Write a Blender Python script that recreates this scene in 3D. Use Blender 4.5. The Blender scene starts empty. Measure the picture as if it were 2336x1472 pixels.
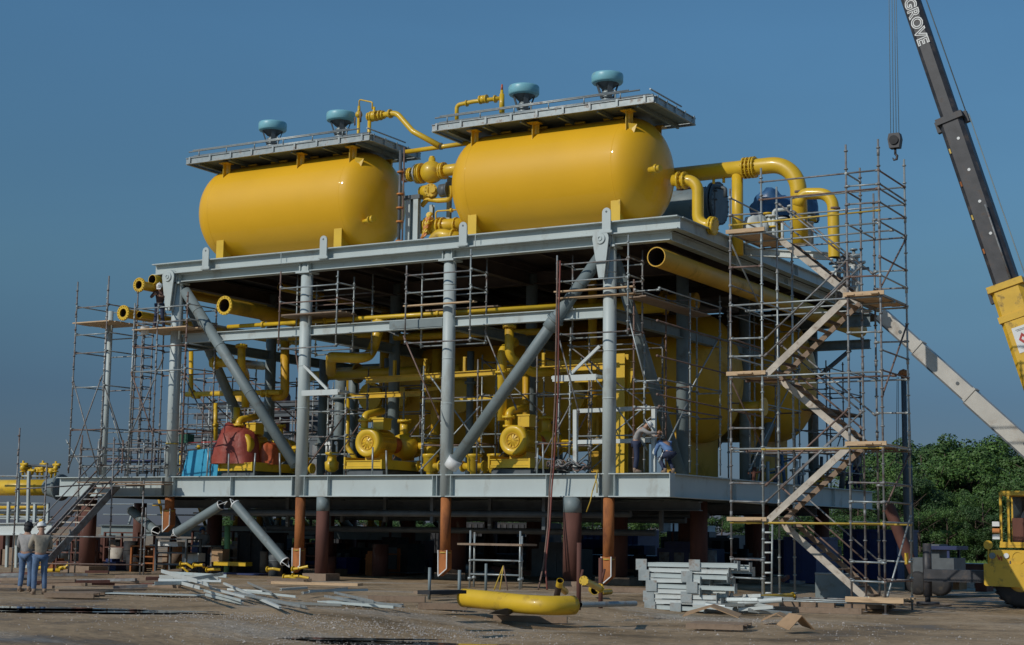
import bpy, bmesh, math, random
from math import sin, cos, pi, radians, sqrt, atan2
from mathutils import Vector, Matrix, noise
random.seed(7)
V = Vector
S = bpy.context.scene
C = S.collection

# ---------------------------------------------------------------- camera
F, PITCH, ROLL, YAW = 3677.3, .1292, .0135, .5264
CAM = V((40.7, -45.214, 1.72))
fw = V((-sin(YAW)*cos(PITCH), cos(YAW)*cos(PITCH), sin(PITCH)))
r0 = V((cos(YAW), sin(YAW), 0)); u0 = r0.cross(fw)
RR = r0*cos(ROLL)+u0*sin(ROLL); UU = u0*cos(ROLL)-r0*sin(ROLL)
cd = bpy.data.cameras.new('camera'); cam = bpy.data.objects.new('camera', cd); C.objects.link(cam)
cam.matrix_world = Matrix(((RR.x, UU.x, -fw.x, CAM.x), (RR.y, UU.y, -fw.y, CAM.y), (RR.z, UU.z, -fw.z, CAM.z), (0, 0, 0, 1)))
cd.sensor_width = 36; cd.lens = F/2336*36; cd.clip_end = 6000; cd.clip_start = .5
S.camera = cam
S.render.resolution_x = 1024; S.render.resolution_y = 645

# ---------------------------------------------------------------- light
SUN = V((-.30, -.776, .54)).normalized()
w = bpy.data.worlds.new('World'); S.world = w; w.use_nodes = True
nt = w.node_tree; bg = nt.nodes['Background']
sky = nt.nodes.new('ShaderNodeTexSky'); sky.sky_type = 'NISHITA'; sky.sun_disc = False
sky.sun_elevation = math.asin(SUN.z); sky.sun_rotation = atan2(SUN.x, SUN.y)
sky.altitude = 0; sky.air_density = 1.0; sky.dust_density = .3; sky.ozone_density = 1.6
tint = nt.nodes.new('ShaderNodeMix'); tint.data_type = 'RGBA'; tint.blend_type = 'MULTIPLY'; tint.inputs['Factor'].default_value = 1
wtc = nt.nodes.new('ShaderNodeTexCoord'); wsx = nt.nodes.new('ShaderNodeSeparateXYZ'); wr = nt.nodes.new('ShaderNodeValToRGB')   # hazy lower sky: absorbs towards the horizon
nt.links.new(wtc.outputs['Generated'], wsx.inputs[0]); nt.links.new(wsx.outputs['Z'], wr.inputs[0]); nt.links.new(wr.outputs[0], tint.inputs['B'])
we = wr.color_ramp.elements
for k_, (p_, c_) in enumerate(((0, (.19, .24, .44)), (.084, (.255, .365, .53)), (.163, (.44, .645, .73)), (.30, (.62, .98, 1.12)))):
    if k_ > 1: we.new(.5)
    we[k_].position = p_; we[k_].color = (*c_, 1)
nt.links.new(sky.outputs[0], tint.inputs['A']); nt.links.new(tint.outputs['Result'], bg.inputs[0]); bg.inputs[1].default_value = .07
wn = nt.nodes.new('ShaderNodeTexNoise'); wn.inputs['Scale'].default_value = 2.2; wn.inputs['Detail'].default_value = 5; wn.inputs['Distortion'].default_value = .6
wmp = nt.nodes.new('ShaderNodeMapping'); wmp.inputs['Scale'].default_value = (1, 1, 3.5); nt.links.new(wtc.outputs['Generated'], wmp.inputs[0]); nt.links.new(wmp.outputs[0], wn.inputs['Vector'])
wq = nt.nodes.new('ShaderNodeMapRange'); wq.inputs[1].default_value = .3; wq.inputs[2].default_value = .7; wq.inputs[3].default_value = .07*.96; wq.inputs[4].default_value = .07*1.05; nt.links.new(wn.outputs['Fac'], wq.inputs[0]); nt.links.new(wq.outputs[0], bg.inputs[1])
sl = bpy.data.lights.new('sun', 'SUN'); so = bpy.data.objects.new('sun', sl); C.objects.link(so)
sl.energy = 2.35; sl.angle = radians(.5); sl.color = (1, .95, .87)
so.rotation_euler = (-SUN).to_track_quat('-Z', 'Y').to_euler()
S.view_settings.view_transform = 'Standard'; S.view_settings.look = 'None'
S.view_settings.exposure = 0; S.view_settings.gamma = 1

def at(u, v, pl, val):                       # point of the plane x|y|z = val seen at photo pixel u, v
    d = fw+RR*((u-1168)/F)-UU*((v-736)/F); i = 'xyz'.index(pl)
    return CAM+d*((val-CAM[i])/d[i])

# ---------------------------------------------------------------- materials
def mat(name, col, rough=.5, metal=0, var=.12, vs=1.5, bump=0, bs=20, dirt=None, damt=.4, ds=2.0, coat=0, spec=.5, stretch=None, cr=.12):
    m = bpy.data.materials.new(name); m.use_nodes = True; t = m.node_tree; N = t.nodes; L = t.links
    b = N['Principled BSDF']; b.inputs['Roughness'].default_value = rough; b.inputs['Metallic'].default_value = metal
    b.inputs['Coat Weight'].default_value = coat; b.inputs['Coat Roughness'].default_value = cr; b.inputs['Specular IOR Level'].default_value = spec
    tc = N.new('ShaderNodeTexCoord'); src = tc.outputs['Object']
    if stretch:
        mp = N.new('ShaderNodeMapping'); mp.inputs['Scale'].default_value = stretch; L.new(src, mp.inputs[0]); src = mp.outputs[0]
    n = N.new('ShaderNodeTexNoise'); n.inputs['Scale'].default_value = vs; n.inputs['Detail'].default_value = 6; L.new(src, n.inputs['Vector'])
    r = N.new('ShaderNodeMapRange'); r.inputs[1].default_value = .3; r.inputs[2].default_value = .7; r.inputs[3].default_value = 1-var; r.inputs[4].default_value = 1+var
    L.new(n.outputs['Fac'], r.inputs[0])
    mx = N.new('ShaderNodeVectorMath'); mx.operation = 'SCALE'; mx.inputs[0].default_value = col; L.new(r.outputs[0], mx.inputs['Scale'])
    out = mx.outputs[0]
    if dirt:
        n2 = N.new('ShaderNodeTexNoise'); n2.inputs['Scale'].default_value = ds; n2.inputs['Detail'].default_value = 8; n2.inputs['Roughness'].default_value = .65; L.new(src, n2.inputs['Vector'])
        r2 = N.new('ShaderNodeMapRange'); r2.inputs[1].default_value = .62-.28*damt; r2.inputs[2].default_value = .74; L.new(n2.outputs['Fac'], r2.inputs[0])
        mm = N.new('ShaderNodeMix'); mm.data_type = 'RGBA'; L.new(r2.outputs[0], mm.inputs['Factor']); L.new(out, mm.inputs['A']); mm.inputs['B'].default_value = (*dirt, 1)
        out = mm.outputs['Result']
        r3 = N.new('ShaderNodeMapRange'); r3.inputs[3].default_value = rough; r3.inputs[4].default_value = min(1, rough+.3); L.new(r2.outputs[0], r3.inputs[0]); L.new(r3.outputs[0], b.inputs['Roughness'])
    L.new(out, b.inputs['Base Color'])
    if bump:
        n3 = N.new('ShaderNodeTexNoise'); n3.inputs['Scale'].default_value = bs; n3.inputs['Detail'].default_value = 4; L.new(src, n3.inputs['Vector'])
        bp = N.new('ShaderNodeBump'); bp.inputs['Strength'].default_value = 1; bp.inputs['Distance'].default_value = bump; L.new(n3.outputs['Fac'], bp.inputs['Height']); L.new(bp.outputs[0], b.inputs['Normal'])
    return m
RUST = (.16, .055, .02)
M = dict(
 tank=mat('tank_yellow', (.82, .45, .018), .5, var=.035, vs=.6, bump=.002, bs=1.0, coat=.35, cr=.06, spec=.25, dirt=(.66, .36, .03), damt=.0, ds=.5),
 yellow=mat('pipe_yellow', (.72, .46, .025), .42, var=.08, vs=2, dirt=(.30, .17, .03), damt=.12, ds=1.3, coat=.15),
 yshade=mat('vessel_shade_yellow', (.64, .36, .016), .5, var=.12, vs=.8, dirt=(.28, .17, .02), damt=.3, ds=.9),  # yellow shifted redder and darker, painting in warm shade on vessels and pipes
 ycrane=mat('crane_yellow', (.72, .44, .04), .4, var=.08, vs=3, dirt=(.12, .08, .04), damt=.25, ds=4),
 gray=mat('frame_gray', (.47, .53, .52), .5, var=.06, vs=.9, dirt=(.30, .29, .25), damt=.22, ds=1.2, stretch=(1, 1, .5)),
 gray2=mat('brace_shade_gray', (.19, .235, .24), .55, var=.12, vs=1.2, dirt=(.13, .12, .10), damt=.25, ds=2),  # grey of the braces; on inner steel it stands in for shade
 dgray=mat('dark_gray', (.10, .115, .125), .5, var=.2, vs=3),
 lgray=mat('pale_gray', (.58, .62, .60), .5, var=.07, vs=2, dirt=(.35, .3, .25), damt=.2),
 galv=mat('galvanised', (.36, .40, .40), .42, .35, var=.2, vs=5, dirt=(.20, .13, .09), damt=.35, ds=5),
 galv2=mat('galvanised_weathered', (.24, .25, .25), .55, .25, var=.25, vs=5, dirt=(.15, .07, .04), damt=.6, ds=4),
 rtube=mat('rusty_tube', (.19, .125, .10), .8, var=.3, vs=5),
 ytube=mat('yellow_tube', (.55, .38, .06), .5, var=.2, vs=4, dirt=(.3, .2, .1), damt=.3),
 rust=mat('rust_orange', (.40, .14, .04), .85, var=.28, vs=2.2, bump=.004, bs=14, dirt=(.10, .035, .022), damt=.5, ds=2.4, stretch=(1, 1, .35)),
 rust2=mat('rust_dark', (.125, .050, .036), .85, var=.25, vs=3, bump=.004, bs=14, dirt=(.28, .24, .21), damt=.1, ds=2, stretch=(1, 1, .3)),
 wood=mat('plank_wood', (.60, .42, .25), .8, var=.22, vs=3, bump=.003, bs=18, dirt=(.26, .17, .10), damt=.3, ds=3, stretch=(.3, 1, 3)),
 wood2=mat('old_wood', (.30, .215, .15), .85, var=.25, vs=3, bump=.004, bs=18, dirt=(.13, .09, .06), damt=.5, ds=3),
 stringer=mat('stair_timber', (.52, .46, .38), .75, var=.2, vs=3, dirt=(.2, .13, .08), damt=.3, ds=5),
 blue=mat('cap_blue', (.22, .50, .58), .4, var=.06, vs=3, dirt=(.2, .3, .3), damt=.1),
 tarpr=mat('tarp_red', (.30, .055, .035), .55, var=.25, vs=3, bump=.02, bs=6),
 tarpo=mat('tarp_orange', (.55, .12, .04), .5, var=.25, vs=4, bump=.02, bs=6),
 tarpb=mat('tarp_blue', (.045, .12, .25), .4, var=.3, vs=3, bump=.02, bs=5),
 tarpc=mat('sheet_blue', (.04, .33, .52), .45, var=.12, vs=2, bump=.01, bs=5),
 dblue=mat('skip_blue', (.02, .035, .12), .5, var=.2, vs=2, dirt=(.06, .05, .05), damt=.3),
 red=mat('red_paint', (.42, .04, .03), .5, var=.2, vs=3),
 green=mat('green_paint', (.18, .42, .20), .6, var=.15, vs=3),
 bore=mat('unpainted_bore', (.045, .028, .02), .85, var=.3, vs=3),
 soffit=mat('shaded_brown', (.075, .055, .047), .7, var=.25, vs=1.2),  # brown darkened in its colour for the shade under decks and on treads
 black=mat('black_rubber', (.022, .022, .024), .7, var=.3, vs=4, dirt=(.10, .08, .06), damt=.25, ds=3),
 boom=mat('boom_black', (.045, .045, .05), .5, var=.35, vs=3, dirt=(.12, .09, .07), damt=.25, ds=3),
 boomw=mat('boom_white', (.52, .50, .45), .5, var=.1, vs=2, dirt=(.3, .22, .15), damt=.3, ds=1.5),
 white=mat('white_paint', (.75, .76, .74), .5, var=.06, vs=4, dirt=(.4, .35, .3), damt=.15),
 skin=mat('skin', (.42, .24, .16), .55, var=.06), denim=mat('denim', (.11, .18, .30), .85, var=.25, vs=7, bump=.004, bs=25),
 khaki=mat('khaki_shirt', (.36, .32, .25), .85, var=.15, vs=6, bump=.01, bs=12), grayc=mat('gray_shirt', (.34, .33, .32), .85, var=.15, vs=6, bump=.01, bs=12),
 brownc=mat('brown_jacket', (.10, .055, .045), .85, var=.2, vs=6, bump=.01, bs=12), bluec=mat('blue_shirt', (.12, .22, .42), .85, var=.2, vs=6, bump=.01, bs=12),
 navy=mat('navy_trousers', (.03, .04, .08), .85, var=.2, vs=6), card=mat('cardboard', (.42, .27, .15), .85, var=.15, vs=4, dirt=(.25, .15, .08), damt=.3),
 cable=mat('hose_red', (.20, .055, .04), .6, var=.2), bark=mat('bark', (.09, .065, .045), .9, var=.3, vs=5, bump=.02, bs=8),
 glass=mat('dark_glass', (.03, .04, .045), .1, var=.05, spec=.8),
 orange=mat('orange_paint', (.60, .22, .05), .5, var=.1))

# ---------------------------------------------------------------- mesh helper
class MB:
    def __init__(s): s.v = []; s.f = []; s.sm = []; s.b0 = []
    def add(s, vs, fs, smooth=False):
        k = len(s.v); s.v += [tuple(p) for p in vs]
        for f in fs: s.f.append(tuple(i+k for i in f)); s.sm.append(smooth)
        return s
    def box(s, a, b):
        x0, y0, z0 = a; x1, y1, z1 = b
        return s.add([(x0, y0, z0), (x1, y0, z0), (x1, y1, z0), (x0, y1, z0), (x0, y0, z1), (x1, y0, z1), (x1, y1, z1), (x0, y1, z1)],
                     [(0, 3, 2, 1), (4, 5, 6, 7), (0, 1, 5, 4), (1, 2, 6, 5), (2, 3, 7, 6), (3, 0, 4, 7)])
    def bar(s, a, b, w, h, up=V((0, 0, 1))):        # rectangular bar from a to b, w sideways, h along up
        a = V(a); b = V(b); d = (b-a).normalized(); sd = d.cross(V(up))
        if sd.length < 1e-3: sd = d.cross(V((1, 0, 0)))
        sd.normalize(); n = sd.cross(d); p = []
        for q in (a, b):
            for i, j in ((-1, -1), (1, -1), (1, 1), (-1, 1)): p.append(q+sd*i*w/2+n*j*h/2)
        return s.add(p, [(0, 3, 2, 1), (4, 5, 6, 7), (0, 1, 5, 4), (1, 2, 6, 5), (2, 3, 7, 6), (3, 0, 4, 7)])
    def ibeam(s, a, b, h, w, tf=.03, tw=.02, up=V((0, 0, 1)), chan=0):
        a = V(a); b = V(b); up = V(up); d = (b-a).normalized(); sd = d.cross(up).normalized(); n = sd.cross(d)
        s.bar(a+n*(h/2-tf/2), b+n*(h/2-tf/2), w, tf, up); s.bar(a-n*(h/2-tf/2), b-n*(h/2-tf/2), w, tf, up)
        o = sd*chan*(w/2-tw/2); return s.bar(a+o, b+o, tw, h-2*tf, up)
    def ring(s, c, d, r, n, x=None):
        c = V(c); d = V(d).normalized(); x = x or d.orthogonal(); x = (x-d*x.dot(d)).normalized(); y = d.cross(x)
        return [c+x*cos(2*pi*i/n)*r+y*sin(2*pi*i/n)*r for i in range(n)], x
    def tube(s, pts, r, n=12, caps=(1, 1), wall=0):
        pts = [V(p) for p in pts]; rs = r if isinstance(r, (list, tuple)) else [r]*len(pts); R = []; x = None
        for i, p in enumerate(pts):
            d = (pts[min(i+1, len(pts)-1)]-pts[max(i-1, 0)])
            if d.length < 1e-6: d = V((0, 0, 1))
            q, x = s.ring(p, d, rs[i], n, x); R += q
        k = len(pts); fs = []
        for i in range(k-1):
            for j in range(n): fs.append((i*n+j, i*n+(j+1) % n, (i+1)*n+(j+1) % n, (i+1)*n+j))
        s.add(R, fs, True)
        base = len(s.v)-len(R)
        for e, c in ((0, caps[0]), (1, caps[1])):
            o = base+(0 if e == 0 else (k-1)*n)
            if c == 1:
                f = tuple(o+j for j in range(n)); s.f.append(f[::-1] if e == 0 else f); s.sm.append(False)
            elif c == 2:                               # open end: lip, bore, dark bottom
                ed = pts[0] if e == 0 else pts[-1]; dd = (pts[1]-pts[0]) if e == 0 else (pts[-2]-pts[-1]); dd.normalize(); rr = rs[0] if e == 0 else rs[-1]
                L = min(4, (pts[0]-pts[-1]).length*.45)
                a, x2 = s.ring(ed, dd, rr, n); b, _ = s.ring(ed, dd, rr*.9, n, x2); c2, _ = s.ring(ed+dd*L, dd, rr*.9, n, x2)
                fs = [(j, (j+1) % n, n+(j+1) % n, n+j) for j in range(n)]+[(n+j, n+(j+1) % n, 2*n+(j+1) % n, 2*n+j) for j in range(n)]+[tuple(2*n+j for j in range(n))]
                s.b0 += [(len(s.f)+n, len(s.f)+len(fs))]; s.add(a+b+c2, fs, False)
        return s
    def cyl(s, a, b, r, n=16, r2=None): return s.tube([a, b], [r, r if r2 is None else r2], n)
    def flange(s, c, d, r, t=.05, n=20, bolts=0, br=.02, hole=0):
        c = V(c); d = V(d).normalized()
        if hole:
            a, x = s.ring(c-d*t/2, d, r, n); b, _ = s.ring(c+d*t/2, d, r, n, x); e, _ = s.ring(c-d*t/2, d, hole, n, x); g, _ = s.ring(c+d*t/2, d, hole, n, x)
            fs = []
            for j in range(n):
                k = (j+1) % n; fs += [(j, k, n+k, n+j), (2*n+j, 3*n+j, 3*n+k, 2*n+k), (j, 2*n+j, 2*n+k, k), (n+j, n+k, 3*n+k, 3*n+j)]
            s.add(a+b+e+g, fs)
        else: s.tube([c-d*t/2, c+d*t/2], r, n)
        if bolts:
            q, _ = s.ring(c, d, r-br*1.6, bolts)
            for p in q: s.tube([p-d*(t/2+.03), p+d*(t/2+.03)], br, 6)
        return s
    def sphere(s, c, r, n=12, m=8, sc=(1, 1, 1), rot=None):
        vs = []; c = V(c)
        for i in range(m+1):
            a = pi*i/m
            for j in range(n):
                p = V((sin(a)*cos(2*pi*j/n)*sc[0], sin(a)*sin(2*pi*j/n)*sc[1], cos(a)*sc[2]))*r
                if rot: p = rot @ p
                vs.append(c+p)
        return s.add(vs, [(i*n+j, (i+1)*n+j, (i+1)*n+(j+1) % n, i*n+(j+1) % n) for i in range(m) for j in range(n)], True)
    def lathe(s, c, d, prof, n=32, x=None):             # prof: (distance along d, radius)
        c = V(c); d = V(d).normalized(); vs = []
        x = (x or d.orthogonal())
        for t, r in prof:
            q, _ = s.ring(c+d*t, d, max(r, 1e-4), n, x); vs += q
        return s.add(vs, [(i*n+j, i*n+(j+1) % n, (i+1)*n+(j+1) % n, (i+1)*n+j) for i in range(len(prof)-1) for j in range(n)], True)
    def prism(s, pts, a, b):                              # polygon pts extruded by vectors a..b
        k = len(pts); p = [V(q)+V(a) for q in pts]+[V(q)+V(b) for q in pts]
        return s.add(p, [tuple(range(k))[::-1], tuple(range(k, 2*k))]+[(i, (i+1) % k, k+(i+1) % k, k+i) for i in range(k)])
    def build(s, name, m, parent=None, mats=None, loc=None):
        me = bpy.data.meshes.new(name); me.from_pydata(s.v, [], s.f); me.validate(clean_customdata=False); me.update()
        if len(me.polygons) == len(s.sm):
            me.polygons.foreach_set('use_smooth', s.sm)
        if s.b0 and len(me.polygons) == len(s.sm):
            for a_, b_ in s.b0:
                for q_ in range(a_, b_): me.polygons[q_].material_index = 1
        bm = bmesh.new(); bm.from_mesh(me); bmesh.ops.recalc_face_normals(bm, faces=bm.faces); bm.to_mesh(me); bm.free()
        me.materials.append(M[m] if isinstance(m, str) else m)
        if s.b0: me.materials.append(M['bore'])
        o = bpy.data.objects.new(name, me); C.objects.link(o)
        if loc is not None: o.location = loc
        if parent:
            o.parent = parent
            o.matrix_parent_inverse = Matrix.Translation(-parent.location) if parent.type == 'EMPTY' and parent.rotation_euler.z == 0 and not parent.get('local') else Matrix.Identity(4)
        return o

def tag(o, label, cat, group=None, kind=None):
    if label: o['label'] = label
    if cat: o['category'] = cat
    if group: o['group'] = group
    if kind: o['kind'] = kind
    return o
def thing(name, label, cat, loc=(0, 0, 0), group=None, local=False, rz=0):
    o = bpy.data.objects.new(name, None); C.objects.link(o); o.location = loc; o.rotation_euler.z = rz
    o.empty_display_size = .3
    if local or rz: o['local'] = 1
    return tag(o, label, cat, group)
def dup(o, loc=None, rz=None, label=None, scale=None, parent=None):
    c = o.copy(); C.objects.link(c)
    if parent: c.parent = parent
    if loc is not None: c.location = loc
    if rz is not None: c.rotation_euler.z = rz
    if scale is not None: c.scale = scale
    if label: c['label'] = label
    for ch in o.children:
        d = ch.copy(); C.objects.link(d); d.parent = c; d.matrix_parent_inverse = ch.matrix_parent_inverse.copy()
        for g in ch.children:
            e = g.copy(); C.objects.link(e); e.parent = d
    return c
def fillet(pts, R, seg=7):
    pts = [V(p) for p in pts]; out = [pts[0]]
    for i in range(1, len(pts)-1):
        a, b, c = pts[i-1], pts[i], pts[i+1]; d1 = (a-b).normalized(); d2 = (c-b).normalized()
        ang = d1.angle(d2)
        if ang > pi-.03: out.append(b); continue
        t = min(R/math.tan(ang/2), (a-b).length*.49, (c-b).length*.49); p1 = b+d1*t; p2 = b+d2*t
        rr = t*math.tan(ang/2); cen = b+(d1+d2).normalized()*(rr/sin(ang/2))
        v1 = p1-cen; v2 = p2-cen; th = v1.angle(v2)
        for k in range(seg+1):
            s_ = k/seg; out.append(cen+(v1*sin((1-s_)*th)+v2*sin(s_*th))/sin(th))
    return out+[pts[-1]]
def pipe(name, pts, r, m='yellow', parent=None, R=None, n=20, caps=(1, 1)):
    return MB().tube(fillet(pts, R or r*2.6), r, n, caps).build(name, m, parent)
# ---------------------------------------------------------------- ground, water, hill
def gz(x, y):
    t = min(1, max(0, (x-20)/4.5)); return -.25*t*t*(3-2*t)
def axis(lo, hi, st, far):
    a = [lo+i*st for i in range(int((hi-lo)/st)+1)]; g = st
    while a[-1] < far: g *= 1.5; a.append(a[-1]+g); a.insert(0, a[0]-g)
    return a
def ground():
    xs = axis(-20, 62, .4, 3500); ys = axis(-46, 14, .4, 3500); vs = []; nx = len(xs)
    for y in ys:
        for x in xs:
            z = gz(x, y)
            if -25 < x < 65 and -46 < y < 20: z += .035*(noise.noise(V((x*.35, y*.5, 0)))) + .02*noise.noise(V((x*1.3, y*2.2, 3)))
            z -= .02
            vs.append((x, y, z))
    fs = [(j*nx+i, j*nx+i+1, (j+1)*nx+i+1, (j+1)*nx+i) for j in range(len(ys)-1) for i in range(nx-1)]
    m = bpy.data.materials.new('mud_ground'); m.use_nodes = True; t = m.node_tree; N = t.nodes; L = t.links; b = N['Principled BSDF']
    tc = N.new('ShaderNodeTexCoord')
    def no(scale, det=8, ro=.6, st=(1, 1, 1)):
        mp = N.new('ShaderNodeMapping'); mp.inputs['Scale'].default_value = st; L.new(tc.outputs['Object'], mp.inputs[0])
        q = N.new('ShaderNodeTexNoise'); q.inputs['Scale'].default_value = scale; q.inputs['Detail'].default_value = det; q.inputs['Roughness'].default_value = ro; L.new(mp.outputs[0], q.inputs['Vector']); return q.outputs['Fac']
    def ramp(src, *st):
        r = N.new('ShaderNodeValToRGB'); L.new(src, r.inputs[0]); e = r.color_ramp.elements
        while len(e) < len(st): e.new(.5)
        for k, (p, c) in enumerate(st): e[k].position = p; e[k].color = (*c, 1)
        return r.outputs[0]
    base = ramp(no(.35, 10, .62), (.36, (.18, .122, .066)), (.48, (.33, .23, .13)), (.60, (.41, .295, .18)), (.72, (.47, .36, .24)))
    grav = ramp(no(14, 4, .7), (.3, (.20, .155, .11)), (.5, (.38, .32, .25)), (.68, (.52, .47, .39)))
    mk = ramp(no(.25, 6, .6, (.6, 1.6, 1)), (.53, (0, 0, 0)), (.62, (.75, .75, .75)))
    mx = N.new('ShaderNodeMix'); mx.data_type = 'RGBA'; L.new(mk, mx.inputs['Factor']); L.new(base, mx.inputs['A']); L.new(grav, mx.inputs['B'])
    fine = ramp(no(6, 8, .7), (.3, (.55, .55, .55)), (.5, (1, 1, 1)), (.7, (1.25, 1.25, 1.25)))
    mu = N.new('ShaderNodeMix'); mu.data_type = 'RGBA'; mu.blend_type = 'MULTIPLY'; mu.inputs['Factor'].default_value = 1; L.new(mx.outputs['Result'], mu.inputs['A']); L.new(fine, mu.inputs['B'])
    L.new(mu.outputs['Result'], b.inputs['Base Color'])
    wet = ramp(no(.35, 10, .62), (.36, (.35, .35, .35)), (.5, (.9, .9, .9))); L.new(wet, b.inputs['Roughness'])
    bp = N.new('ShaderNodeBump'); bp.inputs['Distance'].default_value = .05; L.new(no(3.5, 10, .7), bp.inputs['Height'])
    bp2 = N.new('ShaderNodeBump'); bp2.inputs['Distance'].default_value = .05; L.new(no(1.2, 5, .6, (.5, 2, 1)), bp2.inputs['Height']); L.new(bp.outputs[0], bp2.inputs['Normal']); L.new(bp2.outputs[0], b.inputs['Normal'])
    o = MB().add(vs, fs, True).build('ground', m); tag(o, 'brown muddy yard of packed earth and gravel', 'ground', kind='structure')
ground()
def blob(cx, cy, a, b, ang=0, n=40, seed=0, amt=.35):
    out = []
    for i in range(n):
        t = 2*pi*i/n; k = 1+amt*noise.noise(V((cos(t)*1.6+seed*7, sin(t)*1.6, seed)))+.12*noise.noise(V((cos(t)*5, sin(t)*5, seed+3)))
        x = cos(t)*a*k; y = sin(t)*b*k; out.append((cx+x*cos(ang)-y*sin(ang), cy+x*sin(ang)+y*cos(ang)))
    return out
wm = mat('puddle_water', (.045, .04, .035), .04, var=.1, bump=.0015, bs=6)
def puddle(u, v, a, b, ang, seed, label):
    p = at(u, v, 'z', 0); z = gz(p.x, p.y)+.012
    pts = blob(p.x, p.y, a, b, ang, 48, seed)
    me = MB(); k = len(pts); me.add([(x, y, z) for x, y in pts]+[(p.x, p.y, z)], [(i, (i+1) % k, k) for i in range(k)])
    o = me.build('puddle', wm); tag(o, label, 'puddle', kind='structure')
for a in ((60, 1390, 2.3, .85, .5, 1, 'long shallow puddle in front of the two men, reflecting their jeans'), (200, 1394, 2.6, .6, .5, 2, 'shallow puddle right of the two men'),
          (690, 1432, 2.6, .2, .5, 3, 'narrow wet rut near the bottom of the photo'), (870, 1436, 2.6, .22, .5, 4, 'narrow wet rut at the bottom centre'), 
           (830, 1430, 1.4, .3, .6, 8, 'small wet patch at the bottom centre')): puddle(*a)

def stones():
    mb = MB(); R = random.Random(3)
    bands = [((480, 1405), (1150, 1420), 1300, 1.0), ((560, 1428), (1500, 1466), 1500, 1.3), ((0, 1450), (2300, 1470), 500, 3), ((300, 1350), (1000, 1395), 700, 1.2), ((1480, 1385), (1900, 1400), 350, .9), ((1200, 1380), (2336, 1440), 500, 3.2), ((0, 1380), (600, 1430), 400, 2)]
    for a, b, n, sp in bands:
        p = at(*a, 'z', 0); q = at(*b, 'z', 0)
        for _ in range(n):
            c = p.lerp(q, R.random())+V((R.gauss(0, sp), R.gauss(0, sp*.8), 0)); s = R.uniform(.008, .022)*(2 if R.random() < .04 else 1)
            z = gz(c.x, c.y)+.002; o = [V((R.uniform(.7, 1.2), 0, 0)), V((0, R.uniform(.7, 1.2), 0)), V((-R.uniform(.7, 1.2), 0, 0)), V((0, -R.uniform(.7, 1.2), 0))]
            vs = [V((c.x, c.y, z-.01))+k*s for k in o]+[V((c.x+R.uniform(-.3, .3)*s, c.y+R.uniform(-.3, .3)*s, z+s*R.uniform(.4, .8)))]
            mb.add(vs, [(0, 1, 4), (1, 2, 4), (2, 3, 4), (3, 0, 4)])
    o = mb.build('gravel', mat('gravel_stone', (.38, .34, .30), .9, var=.45, vs=4)); tag(o, 'loose pale gravel scattered over the mud', 'gravel', kind='stuff')
stones()

# ---------------------------------------------------------------- steel module
XS = [0, 6, 12, 18]; YS = [0, 5.6, 11.3, 18.8]; D0, D1 = 2.84, 3.57
mod = thing('steel_module', 'large grey painted steel frame of tubular columns, deep girders and diagonal braces carrying two decks', 'steel frame', (0, 0, 0))
for y in YS:
    for x in XS:
        mb = MB().tube([(x, y, D0), (x, y, 11.08)], .215, 24)
        for z in (5.9, 7.4, 9.9): mb.tube([(x, y, z), (x, y, z+.035)], .222, 24)
        mb.build('column', 'gray' if y == 0 else 'gray2', mod)  # inner rows take the darker grey, shade put into the colour
        if y == 0:
            c = MB().box((x-.3, -.3, 10.70), (x+.3, .3, 10.765)); c.box((x-.2, -.225, 10.78), (x-.16, -.02, 11.08)); c.box((x+.16, -.225, 10.78), (x+.2, -.02, 11.08)); c.build('column_cap', 'gray', mod)
            c = MB()
            for s in (-.27, .27): MB().bar((x+s, -.1, D0+.03), (x+s, -.1, D1-.03), .02, .17, (0, 1, 0)).build('stiffener_plate', 'gray', mod)
def girder(a, b, h, w_, m='gray', nm='girder', stiff=0, **k):
    mb = MB().ibeam(a, b, h, w_, **k); a = V(a); b = V(b); L = (b-a).length; d = (b-a)/L
    if stiff:
        n = int(L/stiff)
        for i in range(1, n): p = a+d*(L*i/n); mb.bar(p-V((0, 0, h/2-.03)), p+V((0, 0, h/2-.03)), .015, w_-.03, d.cross(V((0, 0, 1))))
    return mb.build(nm, m, mod)
zc = (D0+D1)/2; hh = D1-D0
girder((-5.6, 0, zc), (20.15, 0, zc), hh, .40, 'gray', 'deck_girder', 3.9)
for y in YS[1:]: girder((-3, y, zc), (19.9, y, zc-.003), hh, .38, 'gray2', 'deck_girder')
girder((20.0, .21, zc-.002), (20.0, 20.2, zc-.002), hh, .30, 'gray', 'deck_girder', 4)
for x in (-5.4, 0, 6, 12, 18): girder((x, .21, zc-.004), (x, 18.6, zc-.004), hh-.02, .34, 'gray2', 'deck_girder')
MB().box((20.15, -.19, D0+.002), (20.17, .19, D1-.002)).build('end_plate', 'gray', mod)
MB().box((-3.0, .22, D1+.001), (19.95, 20.2, D1+.02)).build('deck_plate', 'gray2', mod)
MB().box((-5.5, .22, D1+.002), (-3.02, 8, D1+.018)).build('deck_plate', 'gray2', mod)
MB().box((-13, 8.02, D1+.001), (-3.02, 20, D1+.018)).build('annex_plate', 'gray2', mod)
MB().box((-9.5, 4.5, D1+.003), (-5.52, 8.0, D1+.017)).build('annex_plate', 'gray2', mod)
for y in (8.2, 14, 19.8): girder((-13, y, 3.3), (-3.2, y, 3.3), .5, .3, 'gray2', 'annex_girder')
for x in (-12.8, -9.3): girder((x, 4.6 if x > -10 else 8.5, 3.295), (x, 19.6, 3.295), .48, .28, 'gray2', 'annex_girder')
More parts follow.
